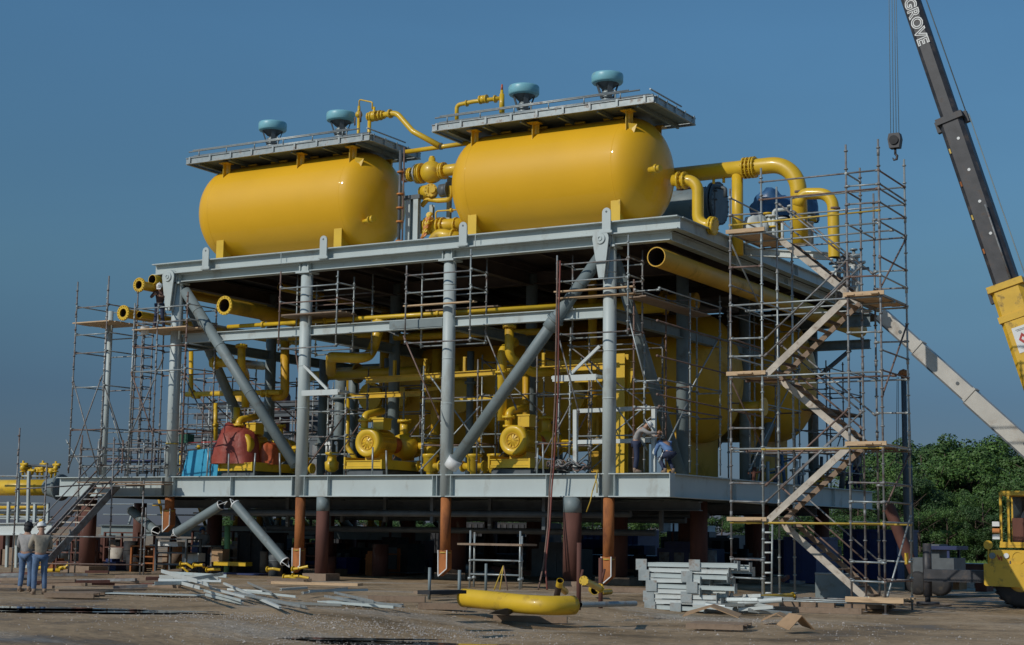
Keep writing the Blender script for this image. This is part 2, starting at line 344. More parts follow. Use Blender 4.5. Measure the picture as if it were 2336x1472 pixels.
for i in range(9): girder((1.5+2.3*i, .3, 3.3), (1.5+2.3*i, 18.6, 3.3), .28, .15, 'dgray', 'floor_beam')
# upper deck
girder((-.35, 0, 10.93), (20.15, 0, 10.93), .30, .36, 'gray', 'roof_girder', 0, tf=.03)
girder((-1.0, -.22, 11.29), (20.5, -.22, 11.29), .42, .34, 'gray', 'deck_edge_channel', 0, tf=.035, chan=-.35)
girder((20.02, .19, 10.928), (20.02, 20.2, 10.928), .30, .30, 'gray', 'roof_girder', 5)
girder((20.4, -.04, 11.288), (20.4, 20.5, 11.288), .42, .3, 'gray', 'deck_edge_channel', 5)
girder((-.9, -.04, 11.288), (-.9, 20.5, 11.288), .42, .3, 'gray', 'deck_edge_channel')
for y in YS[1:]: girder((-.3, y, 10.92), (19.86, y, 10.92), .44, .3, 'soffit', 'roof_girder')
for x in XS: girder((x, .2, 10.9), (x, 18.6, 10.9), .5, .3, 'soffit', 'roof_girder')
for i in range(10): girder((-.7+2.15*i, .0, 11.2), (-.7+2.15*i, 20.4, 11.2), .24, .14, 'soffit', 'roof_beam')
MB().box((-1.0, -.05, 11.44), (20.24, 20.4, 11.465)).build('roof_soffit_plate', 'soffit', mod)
MB().box((-1.0, -.04, 11.467), (20.24, 20.4, 11.494)).build('roof_deck_plate', 'gray', mod)
for x in (5.1, 13.2): MB().box((x, -.405, 11.1), (x+.02, -.38, 11.48)).build('splice_plate', 'gray', mod)
# middle level
girder((.2, .12, 8.67), (5.8, .12, 8.67), .34, .26, 'gray', 'middle_beam', tf=.025)
girder((6.2, .12, 8.67), (11.8, .12, 8.67), .34, .26, 'gray', 'middle_beam', tf=.025)
girder((12.2, .12, 8.67), (17.8, .12, 8.67), .34, .26, 'gray', 'middle_beam', tf=.025)
for x in XS: girder((x, .3, 8.6), (x, 18.6, 8.6), .36, .26, 'gray2', 'middle_beam')
for y in (11.3, 18.8): girder((.2, y, 8.6), (17.8, y, 8.6), .36, .26, 'gray2', 'middle_beam')
MB().box((4, 5.8, 8.80), (17.7, 18.6, 8.82)).build('shade_plate', 'soffit', mod)  # solid plate added to deepen the shade inside the frame
MB().bar((9.6, -.03, 8.67), (11.75, -.03, 8.67), .02, .27).build('cover_plate', 'gray2', mod)
# braces
def brace(a, b, r=.2, m='gray2', ringz=()):
    a = V(a); b = V(b); mb = MB().tube([a, b], r, 22)
    for t in (.12, .33, .6): p = a.lerp(b, t); mb.tube([p, p+(b-a).normalized()*.04], r*1.04, 22)
    return mb.build('brace', m, mod)
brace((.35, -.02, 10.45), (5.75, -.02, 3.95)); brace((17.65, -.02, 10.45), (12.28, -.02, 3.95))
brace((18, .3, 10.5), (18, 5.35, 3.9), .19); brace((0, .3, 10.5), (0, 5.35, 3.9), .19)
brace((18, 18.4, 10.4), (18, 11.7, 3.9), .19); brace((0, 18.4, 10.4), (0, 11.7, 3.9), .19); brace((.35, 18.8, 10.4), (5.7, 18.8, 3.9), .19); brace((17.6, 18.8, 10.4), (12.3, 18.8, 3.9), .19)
MB().tube([(12.18, -.06, 3.80), (12.40, -.06, 4.08)], [.235, .25], 22).build('brace_collar', 'white', mod)
# brace elbow joint on the right brace
p = V((17.65, -.02, 10.45)).lerp(V((12.28, -.02, 3.95)), .31); dd = V((-5.37, 0, -6.5)).normalized()
MB().tube([p-dd*.25, p+dd*.25], .245, 22).flange(p-dd*.1, dd, .3, .06, 22).build('brace_collar', 'gray2', mod)
# pad eyes
for x in (0, 18):
    s = 1 if x else -1
    mb = MB(); pr = [(x+.36*cos(t)*.8, 0, 11.0+.28*sin(t)) for t in [pi*i/10 for i in range(11)]]+[(x-.06, 0, 9.75), (x+.14, 0, 9.75)]
    pr = [(q[0]-.12, 0, q[2]-.05) for q in pr]
    mb.prism(pr, (0, -.46, 0), (0, -.40, 0)).prism(pr, (0, -.30, 0), (0, -.24, 0))
    mb.flange((x-.12, -.48, 10.95), (0, 1, 0), .17, .05, 24).flange((x-.12, -.50, 10.95), (0, 1, 0), .08, .06, 16, hole=.05); mb.build('lifting_eye', 'gray', mod)
for x in (1.65, 7.0, 12.75, 18.08):
    pr = [(x+.15*cos(t), 0, 11.78+.15*sin(t)) for t in [pi*i/10 for i in range(11)]]+[(x-.15, 0, 11.2), (x+.15, 0, 11.2)]
    MB().prism(pr, (0, -.45, 0), (0, -.41, 0)).box((x-.2, -.47, 11.12), (x+.2, -.412, 11.2)).build('lifting_lug', 'gray', mod)
    MB().flange((x, -.452, 11.8), (0, 1, 0), .035, .006, 10).build('lug_hole', 'dgray', mod)
# unpainted legs below the deck
for x, z in ((0, 1.55), (6, .22), (12, .25), (18, .15)):
    mb = MB().tube([(x, 0, D0), (x, 0, z+.85)], .175, 20); mb.build('cut_leg', 'rust', mod)
    q = [(x-.17, 0, z+.85), (x+.17, 0, z+.85), (x+.17, 0, z+.25), (x-.15, 0, z)]
    MB().prism(q, (0, -.15, 0), (0, .15, 0)).build('leg_tip', 'rust', mod)
    e = MB()
    for a, b in ((0, 3), (3, 2), (1, 2)): e.bar(V(q[a])+V((0, -.16, 0)), V(q[b])+V((0, -.16, 0)), .03, .03, (0, 1, 0))
    e.build('weld_edge', 'white', mod)
    MB().tube([(x, 0, z+.75), (x, 0, z+.79)], .19, 16).build('leg_strap', 'ytube', mod)
# shelf brackets on columns
for x, sg, z in ((6, 1, 6.45), (18, -1, 6.6)):
    b = MB().bar((x+sg*.22, -.15, z), (x+sg*1.85, -.15, z), .55, .09).box((min(x+sg*.25, x+sg*1.8), -.45, z-.13), (max(x+sg*.25, x+sg*1.8), -.40, z+.06))
    b.bar((x+sg*.2, -.3, z+.95), (x+sg*1.25, -.3, z+.08), .07, .09); b.build('shelf_bracket', 'lgray', mod)
# left slender post, straps
MB().tube([(-3.35, 0, 3.57), (-3.35, 0, 9.9)], .10, 14).build('slender_post', 'gray', mod)
MB().tube([(0, 0, 4.75), (0, 0, 4.80)], .235, 20).build('strap', 'ytube', mod)
# under-deck pipework in grey
for y, z in ((1.2, 2.3), (2.6, 2.35), (4.5, 1.75), (7, 2.2), (9, 2.4)):
    MB().tube([(1.0, y, z), (17.5, y, z)], .11, 12).build('drain_pipe', 'dgray', mod)
for i in range(12):
    x = 2+1.45*i; y = 1.2+(i % 3)*1.4
    MB().box((x-.06, y-.06, 2.0-.2*(i % 2)), (x+.06, y+.06, 2.9)).build('pipe_hanger', 'dgray', mod)
for y in (3.0, 8.5, 14): girder((-2.8, y, 2.62), (19.8, y, 2.62), .3, .3, 'dgray', 'underdeck_beam')

# rusty props that carry the deck
def prop(x, y, r, label, grey_top=True, m='rust2', z0=None, grp='thick rusty pipe props under the lower deck'):
    z = gz(x, y) if z0 is None else z0
    t = thing('pipe_prop', label, 'pipe prop', (x, y, z), grp)
    MB().tube([(x, y, z+.2), (x, y, 2.83)], r, 24).build('pipe', m, t)
    if grey_top:
        MB().tube([(x, y, 2.35), (x, y, 2.55), (x, y, 2.828)], r+.006, 24).build('primed_top', 'gray2', t)
    MB().box((x-r*2.2, y-r*1.8, z-.05), (x+r*2.2, y+r*1.8, z+.22)).build('timber_pad', 'wood2', t)
p = at(735, 1200, 'y', -.02); prop(p.x, .0, .225, 'thick rusty pipe prop with a grey top, right of the second column')
p = at(1305, 1200, 'y', -.02); prop(p.x, .0, .29, 'thickest rusty pipe prop with a grey patched top, just left of the fourth column')
PR = [(-9.3, 5, 'rusty pipe prop under the left annex, nearest the yellow bell-ended pipe'), (-12.6, 12, 'rusty pipe prop under the far left corner of the annex'), (-8, 14, 'rusty pipe prop in the middle of the annex'), (-5.5, 19, 'rusty pipe prop at the back of the annex'), (-2.6, 5.6, 'wide rusty pipe prop behind the left stair'), (-4.6, 0.6, 'rusty pipe prop under the far left end of the deck, behind the left stair')]
for i, x in enumerate((3, 9, 15.6, 18.6)):
    for j, y in enumerate((5.6, 11.3, 18.0)):
        PR.append((x, y, 'dark rusty pipe prop in the shade under the deck, %s row, %s' % (('second', 'third', 'back')[j], ('below the left bay', 'below the middle bay', 'below the right bay', 'below the right edge')[i])))
for x, y, l in PR: prop(x, y, .3, l, False)

# sawn-off tubular braces lying under the left bay
def cutbrace(a, b, r, label, m='gray2'):
    a = V(a); b = V(b); t = thing('cut_brace', label, 'cut pipe', a, 'sawn-off grey tubular braces under the lower deck')
    MB().tube([a, b], r, 20, (2, 2)).build('pipe', m, t); d = (b-a).normalized()
    for e, s in ((a, 1), (b, -1)):
        MB().flange(e+d*s*.02, d, r+.012, .04, 20, hole=r*.9).build('painted_rim', 'white', t)
        q, _ = MB().ring(e, d, r, 20)
        sd = d.cross(V((0, 0, 1))).normalized()
        k = MB(); k.bar(e+sd*r, e-d*s*.28+sd*.02, .025, .025); k.bar(e-sd*r, e-d*s*.28+sd*.02, .025, .025); k.build('painted_tip', 'white', t)
A = lambda u, v, y: at(u, v, 'y', y)
cutbrace(A(505, 1152, -.3), A(402, 1216, -.3), .17, 'sawn-off grey tube with white rims, sloping down left towards the first column')
cutbrace(A(536, 1150, -.3), A(650, 1282, -.3), .17, 'sawn-off grey tube with white rims, sloping down right to the second column')
cutbrace(A(300, 1165, 1.2), A(356, 1212, .4), .17, 'short grey sawn-off tube with a white rim, left of the first column')

# ---------------------------------------------------------------- big yellow tanks on the roof deck
def tank(x0, x1, label, plat, supports, saddles, lug_x):
    R = 1.83; yc = 2.25; zc_ = 13.62; h = 1.15
    t = thing('horizontal_tank', label, 'tank', ((x0+x1)/2, yc, 11.5), 'yellow horizontal tanks on the roof deck')
    prof = [(-h*cos(a), R*sin(a)) for a in [pi/2*i/12 for i in range(13)]]
    prof = [(x0+d, r) for d, r in prof]+[(x0+(x1-x0)*i/6, R) for i in range(1, 6)]+[(x1-d, r) for d, r in reversed([(-h*cos(a), R*sin(a)) for a in [pi/2*i/12 for i in range(13)]])]
    mb = MB().lathe((0, yc, zc_), (1, 0, 0), prof, 64)
    sh = mb.build('shell', 'tank', t)
    for x in (x0+.02, x1-.02): MB().lathe((x, yc, zc_), (1, 0, 0), [(-.02, R), (-.01, R+.006), (.01, R+.006), (.02, R)], 64).build('weld_seam', 'tank', sh)
    for x in saddles:
        s = MB(); half = [(yc+dy, zc_-sqrt(max(.001, (R-.02)**2-dy*dy))) for dy in [-1.35+.27*i for i in range(11)]]
        poly = [(x, a, b) for a, b in half]+[(x, yc+1.35, 11.52), (x, yc-1.35, 11.52)]
        s.prism(poly, (-.02, 0, 0), (.02, 0, 0))
        for dy in (-1.35, -.5, .5, 1.35): s.box((x-.15, yc+dy-.02, 11.52), (x+.15, yc+dy+.02, zc_-sqrt((R+.005)**2-dy*dy)))
        s.box((x-.17, yc-1.5, 11.497), (x+.17, yc+1.5, 11.53)); s.bar((x, yc-1.385, 11.533), (x, yc-1.385, 12.93), .34, .024, (0, 1, 0)); s.build('saddle', 'yellow', t)
    for x in supports:
        for sy in (-1, 1):
            yy = yc+sy*1.2; s = MB().bar((x, yy-.09*sy, 14.75), (x, yy-.09*sy, 15.42), .26, .03, (0, 1, 0)).bar((x, yy+.09*sy, 14.75), (x, yy+.09*sy, 15.42), .02, .17, (0, 1, 0)).box((x-.2, yy-.2, 15.40), (x+.2, yy+.2, 15.428)); s.build('platform_support', 'yellow', t)
    xa, xb = plat; ya, yb = .55, 3.85; z = 15.56
    P = MB(); P.box((xa+.05, ya+.05, z-.03), (xb-.05, yb-.05, z-.005)); P.build('platform_floor', 'gray2', t)
    for a, b in (((xa, ya, z), (xb, ya, z)), ((xb, ya+.05, z-.001), (xb, yb-.05, z-.001)), ((xa, yb, z), (xb, yb, z)), ((xa, ya+.05, z-.001), (xa, yb-.05, z-.001))):
        MB().ibeam(a, b, .24, .09, .02, .012).build('platform_beam', 'galv', t)
    for i in range(6):
        x = xa+.6+(xb-xa-1.2)*i/5; MB().ibeam((x, ya+.06, z-.12), (x, yb-.06, z-.12), .14, .08).build('platform_joist', 'gray2', t)
    # folded handrail panels lying on the platform
    rl = MB(); rz = z+.16
    for k, dz, dy in ((0, 0, .05), (1, .1, .3), (2, .2, .02)):
        rl.tube([(xa+.1, ya+dy, rz+dz), (xb-.1-.2*k, ya+dy, rz+dz)], .028, 8)
    n = 9
    for i in range(n):
        x = xa+.2+(xb-xa-.5)*i/(n-1); rl.tube([(x, ya+.05, rz), (x+.12, ya+.35, rz+.1)], .024, 8); rl.box((x-.04, ya-.06, z-.1), (x+.04, ya-.047, z+.14))
    rl.tube([(xb-.15, ya+.05, rz+.2), (xb-.15, yb-.8, rz+.2)], .028, 8); rl.tube([(xb-.1, ya+.05, rz), (xb-.1, yb-.1, rz)], .028, 8); rl.tube([(xb-.3, ya+.5, rz+.1), (xb-.3, yb-.1, rz+.1)], .024, 8)
    for i in range(5): y = ya+.2+(yb-ya-.4)*i/4; rl.box((xb+.047, y-.04, z-.1), (xb+.06, y+.04, z+.16))
    rl.tube([(xa+.3, ya+.02, rz+.24), (xb-.9, ya+.02, rz+.24)], .03, 8)
    for i in range(6): x = xa+.6+(xb-xa-1.8)*i/5; rl.tube([(x, ya+.02, rz), (x, ya+.02, rz+.24)], .022, 6)
    rl.build('handrail', 'galv', t)
    # small valves seen in the gap below the platform
    for i in range(4):
        x = xa+2.0+i*1.45; v = MB().tube([(x, yc-.1, 15.3), (x, yc-.1, 15.5)], .13, 14).flange((x, yc-.1, 15.49), (0, 0, 1), .2, .04, 16).tube([(x-.3, yc-.5, 15.43), (x+.45, yc-.5, 15.43)], .04, 8)
        v.build('nozzle', 'yellow', t)
    # lug on the right head
    MB().prism([(x1+.30, .95, 15.0), (x1+.62, 1.05, 14.95), (x1+.5, 1.0, 14.55), (x1+.28, 1.0, 14.7)], (0, 0, 0), (0, .03, 0)).build('lug', 'yellow', t)
    return t
T1 = tank(.85, 6.95, 'left yellow tank on the roof deck, above the first and second columns', (-.35, 8.15), (1.2, 4.7, 7.05), (1.2, 6.65), 0)
T2 = tank(12.2, 17.8, 'right yellow tank on the roof deck, above the third and fourth columns', (10.8, 19.25), (12.2, 14.6, 18.1), (12.3, 17.75), 0)
MB().tube([(18.9, 1.0, 13.35), (19.35, .85, 13.35)], .1, 14).flange((19.2, .9, 13.35), (.94, -.3, 0), .15, .1, 16).build('side_nozzle', 'yellow', T2)
MB().tube([(7.6, 1.1, 12.65), (8.0, .9, 12.65)], .07, 12).flange((8.02, .9, 12.65), (.94, -.3, 0), .14, .05, 14).flange((8.2, .8, 12.65), (.94, -.3, 0), .12, .12, 14).build('side_nozzle', 'yellow', T1)

# blue capped vents
def vent(x, label, first=[None]):
    if first[0]: return dup(first[0], (x, 2.5, 15.56), label=label)
    t = thing('capped_vent', label, 'vent', (x, 2.5, 15.56), 'blue-capped vents on the tank platforms'); y = 2.5; z = 15.76
    MB().lathe((x, y, z), (0, 0, 1), [(1.12, .40), (1.13, .50), (1.18, .54), (1.40, .545), (1.46, .52), (1.50, .36), (1.51, .12), (1.51, 0)], 32).build('cap', 'blue', t)
    MB().lathe((x, y, z), (0, 0, 1), [(1.17, .46), (1.05, .30), (.95, .2), (.93, .12), (.93, 0)], 24).build('cone', 'dgray', t)
    s = MB().tube([(x, y, z-.2), (x, y, z+1.1)], .125, 18)
    for h in (.08, .55, .66, .8): s.flange((x, y, z+h), (0, 0, 1), .20, .05, 18, 8, .018)
    s.build('stem', 'galv', t)
    b = MB()
    for k in range(4): a = pi/4+k*pi/2; b.bar((x+.2*cos(a), y+.2*sin(a), z+.6), (x+.42*cos(a), y+.42*sin(a), z+1.25), .03, .16, (cos(a+1.57), sin(a+1.57), 0))
    b.build('bracket', 'dgray', t)
    MB().tube(fillet([(x+.36, y-.1, z-.2), (x+.36, y-.1, z+.85), (x+.1, y, z+.85)], .1), .03, 8).tube([(x+.36, y-.1, z+.3), (x+.36, y-.1, z+.5)], .06, 10).build('pilot_tube', 'galv', t)
    first[0] = t; return t
vent(2.2, 'blue-capped vent on the left tank, nearer the tank\'s left end'); vent(5.43, 'blue-capped vent on the left tank, beside the yellow riser pipe')
vent(13.33, 'blue-capped vent on the right tank, nearer the small yellow valves'); vent(16.6, 'blue-capped vent on the right tank, highest in the photo')
# ---------------------------------------------------------------- pipework on the roof deck
def X(u, y): return A(u, 400, y).x
t = thing('relief_line', 'yellow S-shaped pipe running from the left tank\'s platform towards the right tank', 'pipe', (7, 2.5, 15.5))
pts = [A(838, 268, 2.5), A(905, 258, 2.5), A(942, 300, 2.5), A(1003, 333, 2.5)]
MB().tube(fillet(pts, .45), .105, 16).build('pipe', 'yellow', t)
mb = MB(); p = A(842, 267, 2.5); d = (pts[1]-pts[0]).normalized()
for k, r in ((0, .17), (.12, .2), (.32, .2), (.5, .19), (.62, .16), (.95, .17)): mb.flange(p+d*k, d, r, .06, 16, 8, .015)
mb.sphere(p+d*.22, .19, 14, 8).tube([p+d*.22, p+d*.22+V((0, 0, .35))], .05, 8); mb.build('valve', 'yellow', t)
q = A(818, 287, 2.5); mb = MB().tube([q-V((0, 0, 1.0)), q+V((0, 0, .35))], .06, 12).tube([V((pts[0].x+.1, 2.5, 15.57)), V((pts[0].x+.1, 2.5, pts[0].z))], .07, 12).sphere(q+V((0, 0, .42)), .14, 12, 8).tube([q+V((0, 0, .4)), q+V((0, 0, .75))], [.07, .05], 10).tube(fillet([q+V((0, 0, .7)), q+V((0, 0, 1.0)), q+V((.6, 0, .82)), q+V((.6, 0, .55))], .06), .028, 8)
mb.build('bypass_riser', 'yellow', t); MB().tube([q+V((.15, -.1, .1)), q+V((.15, -.1, .5))], .04, 8).tube([q+V((-.1, -.1, .0)), q+V((-.1, -.1, .3))], .03, 8).build('drain_stub', 'rtube', t)
t = thing('branch_line', 'thin straight yellow pipe linking the two yellow tanks just below their platforms', 'pipe', (9, 2.9, 15.3))
MB().tube([A(925, 347, 2.6), A(1080, 325, 2.6)], .085, 14).build('pipe', 'yellow', t); MB().flange(A(1006, 334, 2.6), (1, 0, 0), .13, .08, 14).build('flange', 'galv', t)
t = thing('valve_cluster', 'small yellow valves and red-tipped relief valve on the right tank platform', 'valves', (12, 3, 15.6))
mb = MB().tube(fillet([A(1042, 275, 2.8), A(1042, 240, 2.8), A(1080, 232, 2.8), A(1145, 224, 2.8)], .15), .075, 14)
mb.sphere(A(1102, 227, 2.8), .15, 12, 8).flange(A(1096, 228, 2.8), (1, 0, 0), .16, .05, 14).flange(A(1110, 226, 2.8), (1, 0, 0), .16, .05, 14).flange(A(1065, 236, 2.8), (1, 0, 0), .12, .05, 14).flange(A(1130, 226, 2.8), (1, 0, 0), .14, .05, 14)
mb.build('valve_run', 'yellow', t)
mb = MB().tube([A(1145, 258, 2.8), A(1145, 215, 2.8)], [.1, .09], 12).tube([A(1145, 228, 2.8), A(1145, 206, 2.8)], [.09, .05], 12); mb.build('relief_valve', 'yellow', t)
MB().tube([A(1145, 206, 2.8), A(1145.5, 193, 2.8)], [.045, .03], 10).build('bonnet', 'tarpo', t)

t = thing('header_assembly', 'fat yellow ball valve and flanged header pipe between the two tanks', 'pipe', (9.5, 2.3, 12))
y = 2.25; p0 = A(1040, 388, y); p1 = A(1015, 390, y); c = A(985, 393, y); d = V((1, 0, 0)); z = c.z
MB().tube([V((p0.x+.6, y, z)), V((c.x, y, z))], .21, 20).build('pipe', 'yellow', t)
mb = MB().sphere(c, .41, 24, 14, (1.05, 1, 1))
for k, r in ((.42, .3), (.52, .31), (-.42, .37), (-.52, .37)): mb.flange(c+d*k, d, r, .07, 24, 12, .02)
mb.tube([c, c+V((0, 0, .52))], [.16, .12], 14).tube([c+V((0, 0, .5)), c+V((0, 0, .58))], .09, 12); mb.build('ball_valve', 'yellow', t)
mb = MB().tube([c+d*-1.15, c+d*-.5], .16, 18); mb.build('spool', 'galv', t)
for k, m_, r in ((-.62, 'lgray', .36), (-.85, 'yellow', .25), (-.92, 'yellow', .26), (-1.05, 'lgray', .24), (-1.16, 'orange', .26)): MB().flange(c+d*k, d, r, .06, 24, 10, .02).build('flange', m_, t)
t = thing('pipe_stand', 'pair of tall grey steel posts holding the flanged header between the two tanks', 'pipe support', (9, 1.8, 11.5))
for u in (936, 953): MB().ibeam((X(u, 1.9), 1.9, 11.52), (X(u, 1.9), 1.9, 13.45), .2, .2, .02, .015, (0, 1, 0)).build('post', 'gray', t)
MB().box((X(925, 1.9), 1.78, 13.45), (X(962, 1.9), 2.02, 13.6)).build('saddle', 'dgray', t)
t = thing('level_gauge', 'slim dark level gauge column with orange flanges beside the left tank', 'gauge', (8.3, 1.6, 11.5))
x = X(913, 1.5); MB().tube([(x, 1.5, 11.5), (x, 1.5, 15.2)], .06, 10).build('chamber', 'dgray', t); MB().tube([(x+.15, 1.5, 11.5), (x+.15, 1.5, 15.3)], .03, 8).build('bridle', 'rtube', t)
for z_ in (11.9, 12.6, 13.1, 13.6, 14.4): MB().flange((x+.03, 1.5, z_), (0, 0, 1), .14, .05, 12).build('flange', 'orange', t)
t = thing('pipe_manifold', 'knot of yellow pipes, elbows and a dark valve actuator low between the two tanks', 'pipes', (10, 2.5, 11.5))
y = 2.3
mb = MB(); c = A(988, 436, y); mb.tube([c+V((-.5, .1, 0)), c], .26, 20).flange(c+V((0, -.15, 0)), (.3, -1, 0), .24, .1, 20, 10, .02).flange(c+V((.1, -.2, 0)), (.3, -1, 0), .12, .1, 12); mb.build('valve', 'yellow', t)
MB().tube([A(1006, 436, y), A(1024, 433, y)], .24, 16).flange(A(1024, 433, y), (1, 0, 0), .3, .05, 18).build('actuator', 'dgray', t)
MB().tube(fillet([A(962, 470, y), A(975, 455, y), A(1000, 458, y), A(1028, 456, y), A(1028, 425, y)], .18), .09, 12).build('loop_pipe', 'yellow', t)
MB().tube(fillet([A(995, 525, y), A(994, 482, y), A(1025, 480, y), A(1050, 478, y)], .1), .03, 8).flange(A(1030, 480, y), (1, 0, 0), .08, .08, 10).build('small_pipe', 'yellow', t)
mb = MB().tube([A(955, 519, y), A(1062, 512, y)], .24, 20)
for u in (975, 984, 1003, 1012, 1042): mb.flange(A(u, 516, y), (1, 0, 0), .32, .06, 20, 10, .02)
mb.build('main_pipe', 'yellow', t)
mb = MB().tube(fillet([A(985, 560, y-.7), A(1000, 535, y-.7), A(1050, 545, y-.7)], .3), .23, 18).flange(A(1035, 540, y-.7), (1, 0, -.1), .28, .08, 18, 10, .02); mb.build('elbow', 'yellow', t)
for u, a, b in ((987, 468, 520), (1026, 405, 515)): MB().ibeam((X(u, 3), 3, A(u, b, 3).z), (X(u, 3), 3, A(u, a, 3).z), .14, .14, .015, .012, (0, 1, 0)).build('post', 'gray', t)
for i in range(6):
    MB().tube([A(962+i*3, 545-i*9, 1.9), A(970+i*3, 530-i*9, 1.9)], .06, 8).flange(A(968+i*2, 535-i*9, 1.9), (0, -1, .3), .1, .05, 10).build('small_valve', 'yellow' if i % 2 else 'orange', t)

# right of the right tank
t = thing('tank_outlet', 'yellow pipe from the right tank\'s end bending down to a blind flange', 'pipe', (20, 2.2, 12))
y = 2.25; mb = MB().tube(fillet([A(1535, 412, y), A(1592, 412, y), A(1592, 512, y), A(1632, 516, y)], .42), .19, 20); mb.build('pipe', 'yellow', t)
mb = MB()
for u, r in ((1549, .29), (1562, .29)): mb.flange(A(u, 412, y), (1, 0, 0), r, .07, 20, 12, .02)
mb.build('flange', 'yellow', t); mb = MB().flange(A(1622, 515, y), (1, 0, -.1), .3, .07, 20, 12, .02).flange(A(1629, 516, y), (1, 0, -.1), .3, .07, 20, 12, .02); mb.build('flange', 'yellow', t)
t = thing('overhead_header', 'long fat yellow header pipe arching down over the right edge of the roof deck', 'pipe', (21, 4, 11.5))
y = 4; z = A(1680, 386, y).z; x1 = X(1820, y)
MB().tube(fillet([(18.3, y, z), (x1, y, z), (x1+.05, y, 11.1)], .95, 12), .27, 24).build('pipe', 'yellow', t)
xx = X(1682, y); MB().tube([(xx, y, z), (xx, y, 10.9)], .19, 20).build('drop_pipe', 'yellow', t)
mb = MB()
for u in (1699, 1707, 1716, 1722): mb.flange((X(u, y), y, z), (1, 0, 0), .36, .05, 26, 14, .022)
for u in (1701, 1712): 
    for k in range(12): a = k*pi/6; mb.tube([(X(1700, y), y+.33*cos(a), z+.33*sin(a)), (X(1722, y), y+.33*cos(a), z+.33*sin(a))], .015, 6)
mb.build('flange', 'yellow', t)
for u in (1628, 1651): MB().tube([(X(u, y), y, z-.26), (X(u, y), y, z-.42)], .05, 10).build('drain_boss', 'yellow', t)
MB().tube([(x1+.05, y, 12.75), (x1+.05, y, 12.83)], .275, 24).build('clamp', 'rtube', t)
t = thing('downcomer', 'yellow hook-shaped pipe with an open lower end, rightmost on the roof deck', 'pipe', (23.5, 3, 11.4))
y = 3.2; MB().tube(fillet([A(1822, 470, y), A(1830, 442, y), A(1900, 442, y), A(1903, 587, y)], .5), .185, 22, (1, 2)).build('pipe', 'yellow', t); MB().tube([A(1903, 474, y), A(1903, 479, y)], .192, 22).build('clamp', 'rtube', t)
t = thing('heat_exchanger', 'dark grey cylindrical exchanger with a round bolted cover behind the right tank', 'exchanger', (19, 8, 12))
y = 7.5; a = A(1500, 478, y); b = A(1640, 466, y); b.z = a.z
MB().tube([a, b], .62, 32).build('shell', 'gray2', t); MB().flange(b, (1, -.0, 0), .78, .1, 36, 24, .025).flange(b+V((-.16, 0, 0)), (1, 0, 0), .78, .1, 36).build('channel_cover', 'dgray', t)
for u in (1563, 1603): 
    MB().tube([A(u, 450, y), A(u, 430, y)], .2, 16).flange(A(u, 433, y), (0, 0, 1), .32, .07, 18, 8, .02).flange(A(u, 440, y), (0, 0, 1), .32, .05, 18).build('nozzle', 'dgray' if u > 1580 else 'rust2', t)
MB().tube(fillet([A(1628, 520, 7), A(1628, 425, 7), A(1655, 430, 7), A(1655, 450, 7)], .1), .07, 10).flange(A(1628, 455, 7), (0, 0, 1), .14, .05, 12).flange(A(1628, 435, 7), (0, 0, 1), .14, .05, 12).build('valve_pipe', 'dgray', t)
def lumpy(name, label, cat, c, s, m, seed, group=None, top=True, amp=.35):
    mb = MB(); n, k = 28, 12; vs = []; c = V(c)
    for i in range(k+1):
        a = pi/2*i/k
        for j in range(n):
            b = 2*pi*j/n; d = V((cos(b)*cos(a)**.7, sin(b)*cos(a)**.7, sin(a)))
            fo = .06*sin(b*9+seed+2*noise.noise(V((cos(b), sin(b), seed))))*(1-i/k)
            f = 1+amp*noise.noise(d*1.3+V((seed, 0, 0)))+.10*noise.noise(d*5+V((0, seed, 0)))+fo
            vs.append(c+V((d.x*s[0]*f, d.y*s[1]*f, d.z*s[2]*f)))
    mb.add(vs, [(i*n+j, i*n+(j+1) % n, (i+1)*n+(j+1) % n, (i+1)*n+j) for i in range(k) for j in range(n)], True)
    return tag(mb.build(name, m), label, cat, group)
lumpy('tarpaulin', 'blue tarpaulin draped over equipment behind the tall scaffold stair, left piece', 'tarpaulin', A(1760, 500, 6), (.85, .7, .95), 'tarpb', 1, 'blue tarpaulins on the roof deck')
lumpy('tarpaulin', 'blue tarpaulin piece hanging between the two big yellow down pipes', 'tarpaulin', A(1848, 505, 6), (.28, .4, 1.1), 'tarpb', 2, 'blue tarpaulins on the roof deck')
lumpy('wrapped_equipment', 'pale grey wrapped machine at the right edge of the roof deck, left of the stair', 'equipment', A(1725, 545, 4.6), (.5, .5, .75), 'lgray', 3)
t = thing('valve_skid', 'crowded pale grey and yellow valve rack behind the top of the scaffold stair', 'valves', A(1780, 560, 5))
R = random.Random(5)
for i in range(16):
    u = 1745+R.random()*110; v = 470+R.random()*50; y = 4.5+R.random()*1.5; p = A(u, 560, y); q = A(u, v, y)
    mb = MB().tube([p, V((p.x, p.y, q.z))], R.choice((.05, .07, .1)), 10).flange((p.x, p.y, q.z), (0, 0, 1), .17, .05, 12)
    if i % 3 == 0: mb.tube(fillet([V((p.x, p.y, q.z-.1)), V((p.x, p.y, q.z+.2)), V((p.x+.5, p.y, q.z+.2))], .1), .06, 8)
    mb.build('valve_stem', R.choice(('lgray', 'lgray', 'yellow', 'galv')), t)
MB().ibeam(A(1700, 575, 5), A(1900, 585, 5), .25, .2).build('base_beam', 'lgray', t)
for i, (u, v, y) in enumerate(((1935, 600, 7), (1950, 640, 8), (1960, 560, 9))):
    pass
